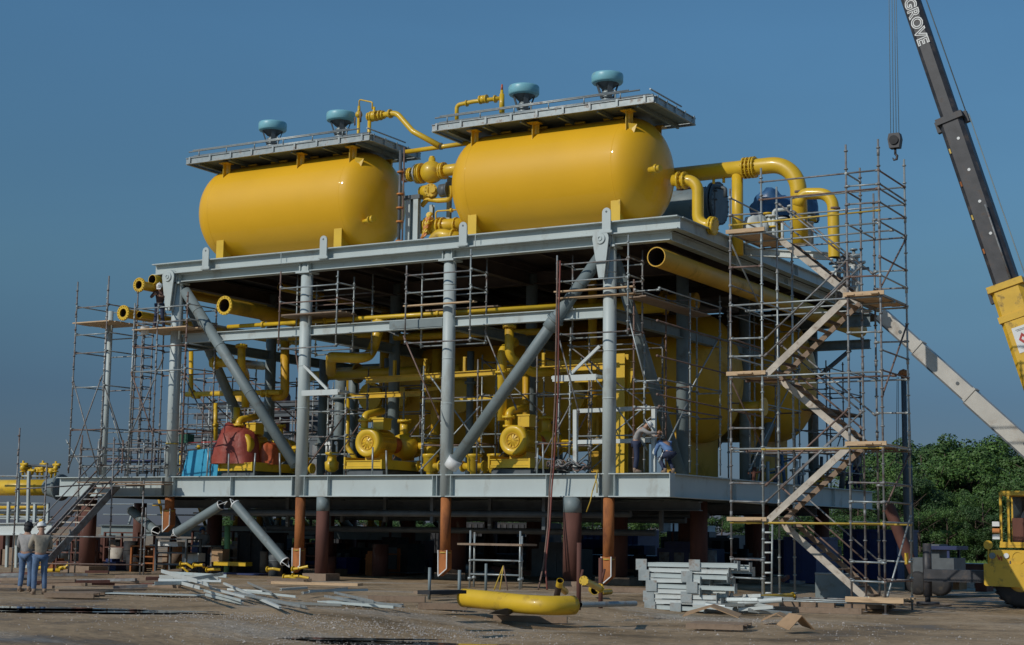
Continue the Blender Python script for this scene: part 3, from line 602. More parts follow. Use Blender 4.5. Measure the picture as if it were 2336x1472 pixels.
for i, (x, y, z0_, z1_, r_) in enumerate(((1.6, 7, 3.6, 8.5, .18), (3.2, 9, 3.6, 10.6, .22), (4.4, 7.5, 3.6, 8.5, .16), (7.4, 6.4, 3.6, 8.6, .2), (-1.2, 12, 3.6, 8.6, .25), (-2.8, 14.5, 3.6, 8.6, .3), (8.8, 6.6, 3.6, 8.5, .14), (14.6, 5.4, 5, 10.7, .16))):
    t2 = thing('riser_pipe', 'vertical pipe in the shade of the module, %s' % ('front of the left bay', 'thick one in the left bay', 'beside the big left brace', 'behind the second column', 'far back in the left bay', 'far back near the second column', 'left of the third column', 'behind the right brace')[i], 'pipe', (x, y, z0_)); MB().tube([(x, y, z0_), (x, y, z1_)], r_, 16).flange((x, y, z0_+1.5), (0, 0, 1), r_*1.6, .1, 16).flange((x, y, z1_-1.2), (0, 0, 1), r_*1.6, .1, 16).build('pipe', 'yshade' if i % 2 else 'gray2', t2)
for i, (x0_, x1_, y, z, r_) in enumerate(((.5, 8, 7.2, 7.9, .2), (.5, 9, 9.5, 8.2, .28), (.3, 6, 12, 6.6, .25), (.4, 7, 14, 8.0, .35), (6.3, 17.5, 5.4, 9.6, .25), (1, 17.5, 8, 10.1, .3))):
    t2 = thing('rack_pipe', 'horizontal pipe in the shade under the upper levels, %s' % ('lowest front left', 'upper front left', 'low back left', 'fat one at the back left', 'high front one', 'highest long one')[i], 'pipe', (x0_, y, z)); MB().tube([(x0_, y, z), (x1_, y, z)], r_, 16).flange((x0_+1, y, z), (1, 0, 0), r_*1.5, .1, 16).flange((x1_-1.3, y, z), (1, 0, 0), r_*1.5, .1, 16).build('pipe', 'yshade' if i % 2 else 'yellow', t2)
t = thing('grey_valves', 'cluster of pale grey valves and pipe elbows behind the right landing of the stair', 'valves', A(1950, 680, 8))
for i in range(14):
    u = 1905+R.random()*70; y = 7+R.random()*3; v = 560+R.random()*90; p = A(u, 690, y); q = A(u, v, y)
    MB().tube([p, V((p.x, p.y, q.z))], R.choice((.04, .06, .09)), 8).flange((p.x, p.y, q.z), (0, 0, 1), .14, .05, 10).tube([V((p.x-.3, p.y, q.z-.2)), V((p.x+.3, p.y, q.z-.2))], .05, 8).build('valve_stem', R.choice(('lgray', 'galv', 'galv2')), t)

# big pipes along the module (running front to back)
def ypipe(u, v, y0, y1, r, label, fl=0, m='yellow', name='open_pipe', grp='open-ended yellow pipes poking out of the left end'):
    p = A(u, v, y0); t = thing(name, label, 'pipe', p, grp)
    MB().tube([p, V((p.x, y1, p.z))], r, 26, (2, 1)).build('pipe', 'yshade' if fl else m, t)  # pipe behind a flange takes the shade-tinted yellow
    if fl: MB().flange(p+V((0, .02, 0)), (0, 1, 0), fl, .07, 28, 16, .022, hole=r*.9).build('flange', m, t)
    return p
ypipe(1497, 586, -.8, 19, .31, 'large open-ended yellow pipe under the right edge of the roof deck', m='yshade', name='open_pipe', grp='')
ypipe(512, 697, -.4, 17, .27, 'widest flanged open yellow pipe, just right of the first column', .35)
ypipe(347, 638, -.6, 12, .19, 'plain open yellow pipe, highest at the left end, behind the hard-hatted worker')
ypipe(317, 650, -1.2, 12, .17, 'open yellow pipe with a bright flange ring, left of the hard-hatted worker', .27)
ypipe(281, 714, -1.0, 9, .18, 'open yellow pipe with a bright flange ring, beside the far left scaffold platform', .29)
ypipe(318, 718, -.6, 9, .14, 'small plain open yellow pipe behind the knees of the hard-hatted worker')
for u, v, y0, y1, r, l in ((600, 720, 2, 17, .22, 'yellow pipe in the shade under the roof deck, left bay'), (640, 655, 3, 18, .15, 'thinner yellow pipe high in the shade, left bay'), ):
    ypipe(u, v, y0, y1, r, l, grp='')
t = thing('pipe_run', 'thin yellow pipe lying along the top of the middle beam', 'pipe', (6, .6, 8.95)); MB().tube([A(520, 746, .55), A(1275, 698, .55)], .075, 12).build('pipe', 'yellow', t)
for u in (600, 742, 1000): MB().flange(A(u, 741-(u-600)*.063, .55), (1, 0, 0), .12, .1, 12).build('flange', 'yellow', t)
lumpy('blind_cap', 'round yellow valve bonnet on top of the middle beam, right of the second column', 'valve', A(866, 735, .7), (.28, .2, .22), 'yellow', 4, amp=.05)

def yp(name, label, pts, r, R=None, fl=(), m='yellow', grp=None):
    t = thing(name, label, 'pipe', pts[-1], grp); MB().tube(fillet(pts, R or r*2.4), r, 20).build('pipe', m, t)
    for p, d in fl: MB().flange(p, d, r*1.5, .08, 20, 10, .018).build('flange', m, t)
yp('elbow_pipe', 'yellow pipe dropping from the middle beam, left of the right big brace', [A(1162, 735, 1.2), A(1162, 815, 1.2), A(1215, 850, 2.2), A(1260, 850, 3)], .155, fl=[(A(1162, 745, 1.2), (0, 0, 1))])
yp('elbow_pipe', 'yellow pipe riser with a grey band rising behind the right big brace', [A(1145, 960, 1.8), A(1145, 800, 1.8), A(1175, 780, 2.5)], .17, fl=[(A(1145, 850, 1.8), (0, 0, 1))])
yp('elbow_pipe', 'fat yellow U-bend pipe hanging right of the second column', [A(870, 730, 2.5), A(850, 800, 2.5), A(835, 818, 1.8), A(765, 815, 1.5), A(755, 815, 2.0), A(755, 850, 3)], .19, .45)
yp('elbow_pipe', 'short yellow pipe end left of the big left brace', [A(480, 828, 1.5), A(530, 828, 1.8), A(600, 835, 6)], .17, .4, [(A(492, 828, 1.5), (1, 0, 0))])
yp('elbow_pipe', 'yellow vertical pipe dropping below the middle beam in the left bay', [A(551, 785, 1.5), A(551, 840, 1.5), A(560, 850, 3), A(560, 930, 3)], .15, fl=[(A(551, 790, 1.5), (0, 0, 1))])
yp('elbow_pipe', 'slim yellow pipe header crossing the left bay at half height', [A(425, 900, 3.2), A(640, 895, 3.2)], .10, fl=[(A(u, 898, 3.2), (1, 0, 0)) for u in (440, 600, 612)])
yp('elbow_pipe', 'slim yellow vertical pipe just right of the first column', [A(436, 800, 3.2), A(436, 905, 3.2), A(455, 905, 3.2)], .09)
yp('elbow_pipe', 'rust-yellow vertical pipe left of the second column', [A(650, 780, 3.5), A(650, 905, 3.5), A(625, 905, 3.5)], .17, m='yshade')
yp('elbow_pipe', 'yellow vertical pipe behind the middle pump', [A(792, 895, 4), A(792, 1020, 4), A(820, 1060, 4)], .1)
yp('elbow_pipe', 'yellow vertical pipe with flanges above the tarpaulined pump', [A(540, 930, 2.5), A(540, 985, 2.5)], .13, fl=[(A(540, 960, 2.5), (0, 0, 1)), (A(540, 970, 2.5), (0, 0, 1))])
yp('elbow_pipe', 'yellow pipe standing left of the tarpaulined pump', [A(492, 920, 3), A(492, 1005, 3)], .08, fl=[(A(492, 970, 3), (0, 0, 1))])
yp('elbow_pipe', 'yellow vertical pipe behind the working welder', [A(1200, 820, 5), A(1200, 1060, 5)], .13, m='yshade')
for i, (u0, u1, v, y, r, l) in enumerate(((660, 850, 772, 3, .09, 'upper'), (900, 1250, 770, 5, .12, 'middle'), (1280, 1370, 1025, 6, .12, 'lower'))):
    yp('cross_pipe', 'horizontal yellow pipe in the shade behind the columns, %s one' % l, [A(u0, v, y), A(u1, v-(u1-u0)*.04, y)], r, m='yshade')

# big process vessels inside the module
def vessel(x0, x1, y, z, R, label, legs, man=()):
    t = thing('process_vessel', label, 'vessel', ((x0+x1)/2, y, 3.59), 'huge yellow vessels inside the frame')
    hd = R*.55; prof = [(x0-hd*cos(a), R*sin(a)) for a in [pi/2*i/12 for i in range(13)]]+[(x0+(x1-x0)*i/6, R) for i in range(1, 6)]+[(x1+hd*cos(a), R*sin(a)) for a in [pi/2*(12-i)/12 for i in range(13)]]
    MB().lathe((0, y, z), (1, 0, 0), prof, 64).build('shell', 'yshade', t)
    for k in range(3): x = x0+(x1-x0)*(k+.5)/3; MB().lathe((x, y, z), (1, 0, 0), [(-.04, R), (-.03, R+.012), (.03, R+.012), (.04, R)], 64).build('weld_seam', 'yshade', t)
    for x in legs:
        s = MB(); s.box((x-.22, y-R*.8, 3.6), (x+.22, y+R*.8, z-R*.55)); s.box((x-.3, y-R*.85, 3.592), (x+.3, y+R*.85, 3.65)); s.build('saddle', 'yshade', t)
    for u, v, r in man:
        c = A(u, v, y-R-.35); m_ = MB().flange(c, (0, 1, 0), r, .1, 30, 20, .035).flange(c+V((0, .13, 0)), (0, 1, 0), r, .1, 30).tube([c, c+V((0, .9, 0))], r*.75, 24); m_.build('manway', 'yellow', t)
    return t
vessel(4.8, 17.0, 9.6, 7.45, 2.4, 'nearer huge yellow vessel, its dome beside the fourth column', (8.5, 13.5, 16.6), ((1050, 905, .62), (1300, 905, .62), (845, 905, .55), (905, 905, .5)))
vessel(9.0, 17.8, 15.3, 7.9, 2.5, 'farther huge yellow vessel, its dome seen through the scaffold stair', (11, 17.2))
t = thing('vessel_nozzle', 'short flanged yellow nozzle pipe on the dome behind the scaffold stair', 'pipe', A(1730, 930, 8)); MB().tube([A(1690, 930, 7.4), A(1745, 928, 7.4)], .2, 18).flange(A(1742, 928, 7.4), (1, 0, 0), .32, .1, 20).build('nozzle', 'yshade', t)
t = thing('rack_beam', 'sunlit yellow channel beam crossing in front of the big vessel', 'beam', A(1100, 850, 3.4))
MB().ibeam(A(835, 868, 3.4), A(1440, 832, 3.4), .22, .16).build('beam', 'yellow', t)
for u in (900, 970, 1060, 1240): MB().ibeam(A(u, 860, 3.46), V((A(u, 860, 3.46).x, 3.46, 7.9)), .1, .1, up=(0, 1, 0)).build('hanger', 'yellow', t)
t = thing('yellow_post', 'broad sunlit yellow post standing right of the fourth column', 'post', A(1420, 1080, 3.2)); p = A(1418, 1084, 3.2)
MB().ibeam((p.x, 3.2, 3.6), (p.x, 3.2, 7.7), .3, .34, .02, .02, (0, 1, 0)).build('post', 'yellow', t); MB().box((p.x-.25, 2.95, 3.6), (p.x+.25, 3.45, 3.63)).build('foot_plate', 'yellow', t)
MB().prism([(p.x-.6, 3.3, 7.2), (p.x+.4, 3.3, 7.2), (p.x+.2, 3.3, 6.4), (p.x-.2, 3.3, 6.4)], (0, 0, 0), (0, .03, 0)).build('gusset', 'yellow', t)
t = thing('box_duct', 'yellow boxed steelwork hanging behind the left shelf bracket', 'steelwork', A(820, 920, 5))
MB().ibeam(A(790, 905, 4.9), A(960, 898, 4.9), .2, .12).build('beam', 'yellow', t)
for i, (u0, v0, u1, v1, y) in enumerate(((970, 890, 1010, 885, 5.2), (960, 915, 1130, 908, 5.2), (1250, 830, 1380, 822, 5.2), (1270, 870, 1385, 866, 5.0))):
    t = thing('flat_bar', 'x', 'bar', A(u0, v0, y)); t['label'] = 'sunlit yellow bar lying across the big vessel, %s one' % ('left upper', 'left lower', 'right upper', 'right lower')[i]
    MB().bar(A(u0, v0, y), A(u1, v1, y), .12, .14).build('bar', 'yellow', t)
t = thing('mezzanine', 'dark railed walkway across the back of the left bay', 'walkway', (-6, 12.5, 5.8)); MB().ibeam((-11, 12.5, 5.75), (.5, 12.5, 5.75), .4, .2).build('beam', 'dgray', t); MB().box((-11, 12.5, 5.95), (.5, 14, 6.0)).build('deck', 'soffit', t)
for z in (6.5, 7.0): MB().tube([(-11, 12.5, z), (.5, 12.5, z)], .03, 6).build('rail', 'galv2', t)
for i in range(11): MB().tube([(-10.9+1.12*i, 12.5, 3.6 if i % 3 == 0 else 5.9), (-10.9+1.12*i, 12.5, 7.05)], .03, 6).build('rail_post', 'galv2', t)
for i, (x, y, w_, h_) in enumerate(((-8.6, 11, 1.4, 1.5), (-6.2, 12, 1.7, 1.7), (-4.0, 10.5, 1.4, 1.2), (-2.4, 13.5, 1.8, 1.6), (-1.0, 10.4, 1.2, 1.9), (-6.8, 8.6, 1.2, 1.0))):
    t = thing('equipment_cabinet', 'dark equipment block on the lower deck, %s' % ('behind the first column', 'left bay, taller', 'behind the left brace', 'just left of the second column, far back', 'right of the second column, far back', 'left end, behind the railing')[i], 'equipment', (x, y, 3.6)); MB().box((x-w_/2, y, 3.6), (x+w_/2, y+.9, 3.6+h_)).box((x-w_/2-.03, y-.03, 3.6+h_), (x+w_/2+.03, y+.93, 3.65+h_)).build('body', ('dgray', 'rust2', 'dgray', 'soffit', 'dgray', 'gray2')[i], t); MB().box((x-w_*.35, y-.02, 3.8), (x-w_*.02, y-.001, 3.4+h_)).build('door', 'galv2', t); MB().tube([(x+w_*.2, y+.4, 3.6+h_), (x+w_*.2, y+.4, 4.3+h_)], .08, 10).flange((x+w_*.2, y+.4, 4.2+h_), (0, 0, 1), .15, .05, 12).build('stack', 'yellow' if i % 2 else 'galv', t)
for i, (x, y, r_, h, m) in enumerate(((-11.4, 15.5, .4, 7.4, 'dgray'), (-9.2, 15, .45, 8.2, 'yshade'), (-7.4, 15.8, .4, 8.4, 'rust2'), (-5.6, 16, .5, 7.6, 'dgray'), (-3.6, 15.2, .5, 8.0, 'soffit'), (-1.2, 15.8, .4, 8.2, 'dgray'))):
    t = thing('vertical_vessel', 'slim dark upright vessel at the back of the left bay, %s' % ('leftmost', 'the yellowish one', 'the rust-brown one', 'fourth from left', 'fifth from left', 'rightmost')[i], 'vessel', (x, y, 3.6)); MB().lathe((x, y, 3.6), (0, 0, 1), [(0, r_*.9), (.5, r_), (h-4.0, r_), (h-3.75, r_*.7), (h-3.65, 0)], 20).flange((x, y, h*.5+2), (0, 0, 1), r_*1.15, .1, 20).build('shell', m, t); MB().tube([(x, y, h-.1), (x, y, h+.6)], .1, 10).flange((x, y, h+.5), (0, 0, 1), .2, .07, 12).build('nozzle', 'galv2', t)
for i, (y, z) in enumerate(((13.5, 4.7), (13.8, 5.2), (14.2, 6.9), (14.4, 7.4))): t = thing('cable_tray', 'dark horizontal cable tray crossing the back of the left bay, %s' % ('lowest', 'second lowest', 'second highest', 'highest')[i], 'cable tray', (0, y, z)); MB().box((-11.5, y, z), (1, y+.4, z+.14)).build('tray', 'dgray', t); MB().tube([(-11.5, y+.1, z+.2), (1, y+.1, z+.2)], .06, 8).build('cable', 'boom', t)
# ---------------------------------------------------------------- pumps
def pump(u, label, y=1.5, cover=None):
    p = A(u, 1003, y); x = p.x; t = thing('pump_set', label, 'pump', (x, y, 3.59), 'yellow motor and pump sets on the lower deck'); zc_ = 4.76
    MB().box((x-.75, y-.1, 3.6), (x+.75, y+.1, 3.8)).box((x-.62, y+.2, 3.6), (x+.62, y+2.9, 3.82)).build('plinth', 'dgray', t)
    s = MB(); s.box((x-.78, y-.22, 3.84), (x+.78, y+3.2, 3.92)); s.ibeam((x-.78, y-.18, 4.02), (x+.78, y-.18, 4.02), .22, .1)
    for sx in (-.78, .78): s.box((x+sx-.03, y-.25, 3.83), (x+sx+.03, y+3.25, 4.25 if sx < 0 else 4.15))
    s.build('skid', 'yellow', t)
    m_ = MB().lathe((x, y, zc_), (0, 1, 0), [(-.02, 0), (-.02, .14), (0, .16), (.0, .27), (-.03, .29), (-.06, .44), (-.02, .50), (.06, .52), (.30, .52), (.32, .48), (1.15, .48), (1.2, .3), (1.3, .1)], 32)
    for k in range(16): a = 2*pi*k/16; m_.bar((x+.48*cos(a), y+.35, zc_+.48*sin(a)), (x+.48*cos(a), y+1.1, zc_+.48*sin(a)), .02, .06, (cos(a), 0, sin(a)))
    m_.box((x-.32, y+.35, zc_-.72), (x+.32, y+1.1, zc_-.3)); m_.build('motor', 'yellow', t)
    g = MB()
    for k in range(10): a = 2*pi*k/10; g.bar((x+.05*cos(a), y-.02, zc_+.05*sin(a)), (x+.25*cos(a), y-.02, zc_+.25*sin(a)), .012, .03, (0, 1, 0))
    g.flange((x, y-.02, zc_), (0, 1, 0), .26, .02, 24, hole=.23).build('fan_guard', 'yshade', t)
    MB().box((x-.02, y+.35, zc_+.47), (x+.42, y+.85, zc_+.84)).box((x-.05, y+.32, zc_+.84), (x+.45, y+.88, zc_+.89)).build('terminal_box', 'yellow', t)
    q = MB().tube([(x, y+1.2, zc_), (x, y+2.0, zc_)], .1, 12).lathe((x, y+1.9, zc_), (0, 1, 0), [(0, .1), (.05, .38), (.35, .46), (.5, .5), (.6, .5), (.62, .3), (.9, .28), (.95, .4), (1.1, .4), (1.1, .0)], 24).tube([(x, y+2.3, zc_+.2), (x, y+2.3, zc_+.95)], .16, 14).flange((x, y+2.3, zc_+.9), (0, 0, 1), .26, .08, 16, 8)
    q.tube(fillet([(x, y+2.6, zc_), (x+.7, y+2.6, zc_), (x+1.1, y+2.4, zc_-.2)], .2), .16, 14).flange((x+.95, y+2.5, zc_-.12), (1, -.3, -.3), .28, .08, 16, 8); q.build('pump_casing', 'yellow', t)
    MB().lathe((x, y+1.3, zc_), (0, 1, 0), [(0, 0), (0, .3), (.45, .3), (.45, 0)], 20).build('coupling_guard', 'tarpo', t)
    v = MB().tube(fillet([(x-.35, y+.3, zc_+.25), (x-.35, y+.3, zc_+1.0), (x-.2, y+1.2, zc_+1.2)], .2), .13, 14).flange((x-.35, y+.3, zc_+.8), (0, 0, 1), .23, .07, 14, 8).flange((x-.35, y+.3, zc_+.5), (0, 0, 1), .2, .07, 14); v.build('riser', 'yellow', t)
    return t
pump(1170, 'yellow pump set with round fan cover, right of the third column')
pump(838, 'yellow pump set with round fan cover, midway between second and third columns', 1.2)
pump(548, 'yellow pump set half hidden under the red-brown sheet, left bay', 1.8)
x = X(560, 2.2); lumpy('draped_sheet', 'red-brown sheet draped over the left pump', 'sheet', (x+.12, 2.25, 4.1), (.98, .98, 1.5), 'tarpr', 9, amp=.22)
x = X(628, 2.8); lumpy('draped_sheet', 'crumpled orange-red plastic draped beside the foot of the left brace', 'sheet', (x, 2.8, 4.1), (.55, .5, .85), 'tarpo', 12, amp=.25)
t = thing('sheeted_crate', 'bright blue sheeted box behind the first column', 'box', A(462, 1080, 3)); p = A(412, 1083, 3.5); q = A(505, 1022, 3.5)
MB().add([(p.x, 3.5, 3.59), (q.x, 3.3, 3.59), (q.x+.1, 5, 3.59), (p.x, 5, 3.59), (p.x+.25, 3.6, q.z-.1), (q.x-.02, 3.4, q.z+.03), (q.x, 4.8, q.z), (p.x+.3, 4.8, q.z)], [(0, 1, 5, 4), (1, 2, 6, 5), (2, 3, 7, 6), (3, 0, 4, 7), (4, 5, 6, 7)]).build('cover', 'tarpc', t)
MB().bar(A(430, 1010, 3.3), A(500, 1008, 3.3), .05, .04).build('top_rail', 'red', t)
t = thing('toolbox_stand', 'green box on a yellow stand behind the first column', 'box', A(415, 1080, 4)); MB().box(tuple(A(405, 1012, 4.4)), tuple(A(428, 990, 4.0))).build('box', mat('dark_green', (.03, .12, .07), .5), t); MB().tube([A(412, 1080, 4.2), A(412, 1030, 4.2)], .05, 8).build('leg', 'yellow', t)
t = thing('chemical_pot', 'small yellow valve pot with white gauges between second column and middle pump', 'valve', A(757, 1060, 1.5)); p = A(757, 1062, 1.5)
MB().lathe((p.x, 1.5, 3.75), (0, 0, 1), [(0, .1), (.1, .24), (.35, .26), (.4, .18), (.6, .15), (.62, .25), (.7, .25), (.72, 0)], 20).build('pot', 'yellow', t)
for dx in (-.25, -.1, .2): MB().tube([(p.x+dx, 1.5, 4.4), (p.x+dx, 1.5, 4.75)], .04, 8).flange((p.x+dx, 1.45, 4.78), (0, 1, 0), .07, .04, 12).build('gauge', 'white', t)
MB().bar((p.x-.5, 1.45, 4.38), (p.x+.9, 1.45, 4.38), .3, .04).build('shelf', 'galv', t)
t = thing('painted_frame', 'pale grey rectangular steel frame standing round the foot of the fourth column', 'frame', (18, .6, 3.59))
def fr(u, v): return A(u, v, .75)
for a, b, n in (((1313, 1079), (1313, 935), 'post'), ((1492, 1077), (1492, 928), 'post'), ((1320, 938), (1484, 931), 'rail'), ((1320, 1009), (1484, 1005), 'rail')): MB().bar(fr(*a), fr(*b), .13, .13, (0, 1, 0)).build(n, 'lgray', t)
t = thing('hose_heap', 'tangled heap of dark hoses and cables on the lower deck, left of the painted frame', 'hoses', A(1290, 1078, .8))
for i in range(14):
    c = A(1270+i*4.2, 1078, .6+R.random()); pts = [c+V((.35*cos(k*.9+i)+R.uniform(-.2, .2), .25*sin(k*.9+i), .04+.5*R.random()*(1 if k % 2 else .3))) for k in range(9)]
    pts = [V(p) for p in pts]; MB().tube(fillet(pts, .15, 4), .022, 6).build('hose', R.choice(('black', 'dgray', 'galv2', 'rtube')), t)
for i, (u, v, y, s_) in enumerate(((980, 1080, 3, 1), (930, 1080, 4, 1.2), (1080, 1080, 3.5, 1), (690, 1080, 4, 1), (1130, 1080, 5, 1.1))):
    p = A(u, v, y); t = thing('strainer', 'x', 'valve', (p.x, y, 3.59)); t['label'] = 'small yellow flanged strainer on the lower deck, %s' % ('right of the middle pump', 'behind the middle pump casing', 'right of the third column foot', 'right of the second column foot', 'behind the right pump')[i]
    MB().lathe((p.x, y, 3.6), (0, 0, 1), [(0, .12), (.2, .12), (.25, .22), (.7*s_, .24), (.75*s_, .32), (.82*s_, .32), (.85*s_, 0)], 18).tube([(p.x-.5, y, 4.0), (p.x+.5, y, 4.0)], .12, 12).flange((p.x-.45, y, 4.0), (1, 0, 0), .2, .06, 12).flange((p.x+.45, y, 4.0), (1, 0, 0), .2, .06, 12).build('body', 'yellow', t)
# ---------------------------------------------------------------- tube scaffolding
RS = random.Random(21)
TM = ['galv', 'galv', 'galv', 'galv', 'galv2', 'galv2', 'rtube']
def post(t, x, y, z0, z1, m=None, collars=True):
    j = RS.uniform(-.012, .012)
    mb = MB().tube([(x, y, z0), (x+j, y+j, z1)], .028, 8)
    if collars:
        z = z0+.35+RS.random()*.1
        while z < z1-.1: mb.tube([(x, y, z), (x, y, z+.035)], .052, 8); z += .5
        z = z0+1.6+RS.random()*.6
        while z < z1-.3: mb.tube([(x, y, z), (x, y, z+.16)], .036, 8); z += 2
    mb.build('post', m or RS.choice(TM), t)
def ledger(t, a, b, m=None, nm='ledger', ov=.04):
    a = V(a); b = V(b); d = (b-a).normalized(); MB().tube([a-d*ov, b+d*ov], .025, 8).tube([a-d*.03, a+d*.09], .038, 8).tube([b-d*.09, b+d*.03], .038, 8).build(nm, m or RS.choice(TM), t)
def planks(t, x0, x1, y0, y1, z, along='x', m='wood', ov=.12, n=None):
    mb = MB(); w_ = .225; span = (y1-y0) if along == 'x' else (x1-x0); n = n or max(1, int(round(span/(w_+.01)))); st = span/n
    for i in range(n):
        e0 = RS.uniform(-.08, .1); e1 = RS.uniform(-.08, .1); dz = RS.uniform(0, .006)
        if along == 'x': mb.box((x0-ov-e0, y0+i*st, z+dz), (x1+ov+e1, y0+(i+1)*st-.012, z+.042+dz))
        else: mb.box((x0+i*st, y0-ov-e0, z+dz), (x0+(i+1)*st-.012, y1+ov+e1, z+.042+dz))
    mb.build('plank_deck', m, t)
def scaf(label, xs, ys, z0, z1, levels, pl=(), diag=(), group='tube scaffolds round the steel frame', skip=(), rows=None, top=.35, m=None):
    t = thing('tube_scaffold', label, 'scaffold', (xs[0], ys[0], z0), group)
    for i, x in enumerate(xs):
        for j, y in enumerate(ys):
            if (i, j) in skip: continue
            post(t, x, y, z0+RS.uniform(0, .1), z1+RS.uniform(-.25, top), m)
    for z in levels:
        for j, y in enumerate(ys): ledger(t, (xs[0], y+.03, z), (xs[-1], y+.03, z), m)
        for i, x in enumerate(xs): ledger(t, (x+.03, ys[0], z+.05), (x+.03, ys[-1], z+.05), m)
    for p in pl: planks(t, *p)
    for a, b in diag: ledger(t, a, b, m or RS.choice(('galv', 'galv2', 'rtube')), 'diagonal', .12)
    return t
# round the front columns
x0, x1 = A(638, 700, -.55).x, A(768, 700, -.55).x
scaf('scaffold basket hung round the second column with a weathered plank deck', [x0, x1], [-.55, .45, 1.6], 7.9, 10.6, [8.0, 10.15, 9.62], [(x0, x1, -.5, .5, 9.18, 'x', 'wood2'), (x0+.3, x1, .5, 1.6, 9.16, 'x', 'wood2', 0)],
     [((x0, .45, 8), (x0+.6, .45, 5.2)), ((x1, 1.6, 9.0), (x1+.9, 1.8, 8.6))], skip=())
x0, x1 = A(925, 700, -.55).x, A(1073, 700, -.55).x
scaf('scaffold basket hung round the third column with one fresh plank', [x0, x1], [-.55, .45], 7.85, 10.65, [7.95, 10.25, 9.65], [(x0, x1, -.52, -.3, 9.2, 'x', 'wood'), (x0+.2, x1+.35, .45, .7, 9.15, 'x', 'wood2')],
     [((x0, -.55, 8.1), (x0+1.4, -.5, 5.4)), ((x1, .45, 8.3), (x1+1.1, .6, 5.8)), ((x0+.5, .45, 6.8), (x0+2.5, .45, 4.4))])
x0, x1 = A(1271, 700, -.55).x, A(1432, 700, -.55).x
scaf('scaffold basket hung round the fourth column with two fresh pale planks', [x0, x1], [-.55, .5], 7.8, 10.65, [7.95, 10.2, 9.65], [(x0, x1, -.52, -.3, 9.32, 'x', 'wood'), (x0, x1, -.3, .1, 9.15, 'x', 'wood')],
     [((x1, -.5, 8.4), (x1+.55, -.4, 6.3)), ((x0, -.5, 8), (x0+.75, -.45, 5.5)), ((x0+.4, .5, 7.2), (x0+2.6, .5, 4.4))])
# standing scaffolds on the lower deck
def stand(u0, u1, y, d, ztop, label, lv, planks_=(), dg=True, n=1):
    a = A(u0, 900, y).x; b = A(u1, 900, y).x; xs = [a+(b-a)*i/n for i in range(n+1)]
    dl = []
    if dg:
        for k in range(int((ztop-3.8)/2.1)): dl.append(((a, y, 3.8+2.1*k), (b, y, 5.8+2.1*k)) if k % 2 == 0 else ((b, y, 3.8+2.1*k), (a, y, 5.8+2.1*k)))
        dl.append(((a, y+d, 3.8), (b, y+d, 5.9)))
    return scaf(label, xs, [y, y+d], 3.6, ztop, lv, [(a, b, y, y+d, z) + ('x', 'wood2') for z in planks_], dl)
stand(965, 1090, .9, 1.2, 7.2, 'standing scaffold on the lower deck behind the third column', (4.6, 6.2))
stand(880, 968, 3.4, 1.2, 6.9, 'standing scaffold with crossing tubes behind and between the middle pump and third column', (4.2, 5.1))
stand(700, 790, 1.2, 1.3, 6.6, 'low standing scaffold right of the foot of the second column', (5.0, 5.9, 6.5))
stand(1300, 1470, 2.2, 1.4, 8.4, 'standing scaffold behind the painted steel frame', (4.9, 6.4, 7.9))
stand(1225, 1300, 1.0, 1.5, 7.6, 'narrow standing scaffold left of the painted steel frame', (4.6, 6.2))
stand(412, 530, 3.8, 1.4, 8.2, 'scaffold behind the first column, above the blue sheeted box', (4.6, 5.6, 6.6, 7.6))
stand(430, 520, 8.5, 1.4, 8.2, 'dark scaffold deeper in the left bay behind the blue sheeted box', (4.6, 5.3, 6.1, 6.9, 7.6))
stand(560, 690, 6.5, 1.5, 8.2, 'scaffold deep in the left bay behind the big brace', (4.6, 5.6, 6.6, 7.6), n=2)
stand(715, 850, 13, 2, 8.4, 'far scaffold seen against the sky right of the second column', (4.6, 5.3, 6.0, 6.8, 7.6), (6.0,), n=3)
stand(500, 690, 15, 2, 8.4, 'far scaffold seen against the sky left of the second column', (4.4, 5.2, 6.0, 6.8, 7.5), (5.2,), n=4)
stand(840, 960, 7.0-1.2, 1.0, 7.6, 'scaffold in front of the vessel left of the third column', (5.0, 6.2, 7.2))
stand(1100, 1240, 4.6, 1.2, 8.2, 'scaffold in front of the big vessel behind the right brace', (5.2, 6.6, 7.8))
# the right flank
t = scaf('long flank scaffold along the right side of the frame', [18.75, 19.6], [.2, 2.6, 5.1], 3.6, 9.6, [5.6, 6.45, 9.3], [(18.8, 19.5, -.3, 4.5, 9.0, 'y', 'wood2')],
     [((19.6, .3, 4), (19.6, 2.5, 6)), ((19.6, 2.6, 6.3), (19.6, 5.1, 8.4))], skip=((1, 0),))
for z in (5.9, 7.1, 8.2): ledger(t, (19.65, 0, z+.1), (19.65, 10.2, z-.0), 'rtube')
scaf('scaffold on the lower deck beside the vessel dome, rear right', [18.9, 19.7], [7.5, 10.0, 12.5], 3.6, 9.9, [4.6, 6.3, 7.9, 9.4], (), [((19.7, 7.5, 4), (19.7, 10, 6)), ((19.7, 10, 6), (19.7, 12.5, 8))])
scaf('far scaffold at the back right corner of the lower deck', [18.6, 19.9], [15, 17, 19.2], 3.6, 8.6, [4.2, 5.0, 5.8, 6.6, 7.4, 8.2], [(18.6, 19.9, 15, 19.2, 6.6, 'y', 'wood2')], [((19.9, 15, 4), (19.9, 17, 6)), ((19.9, 19.2, 4), (19.9, 17, 6)), ((18.6, 19.2, 4), (19.9, 19.2, 6))], m='galv2')

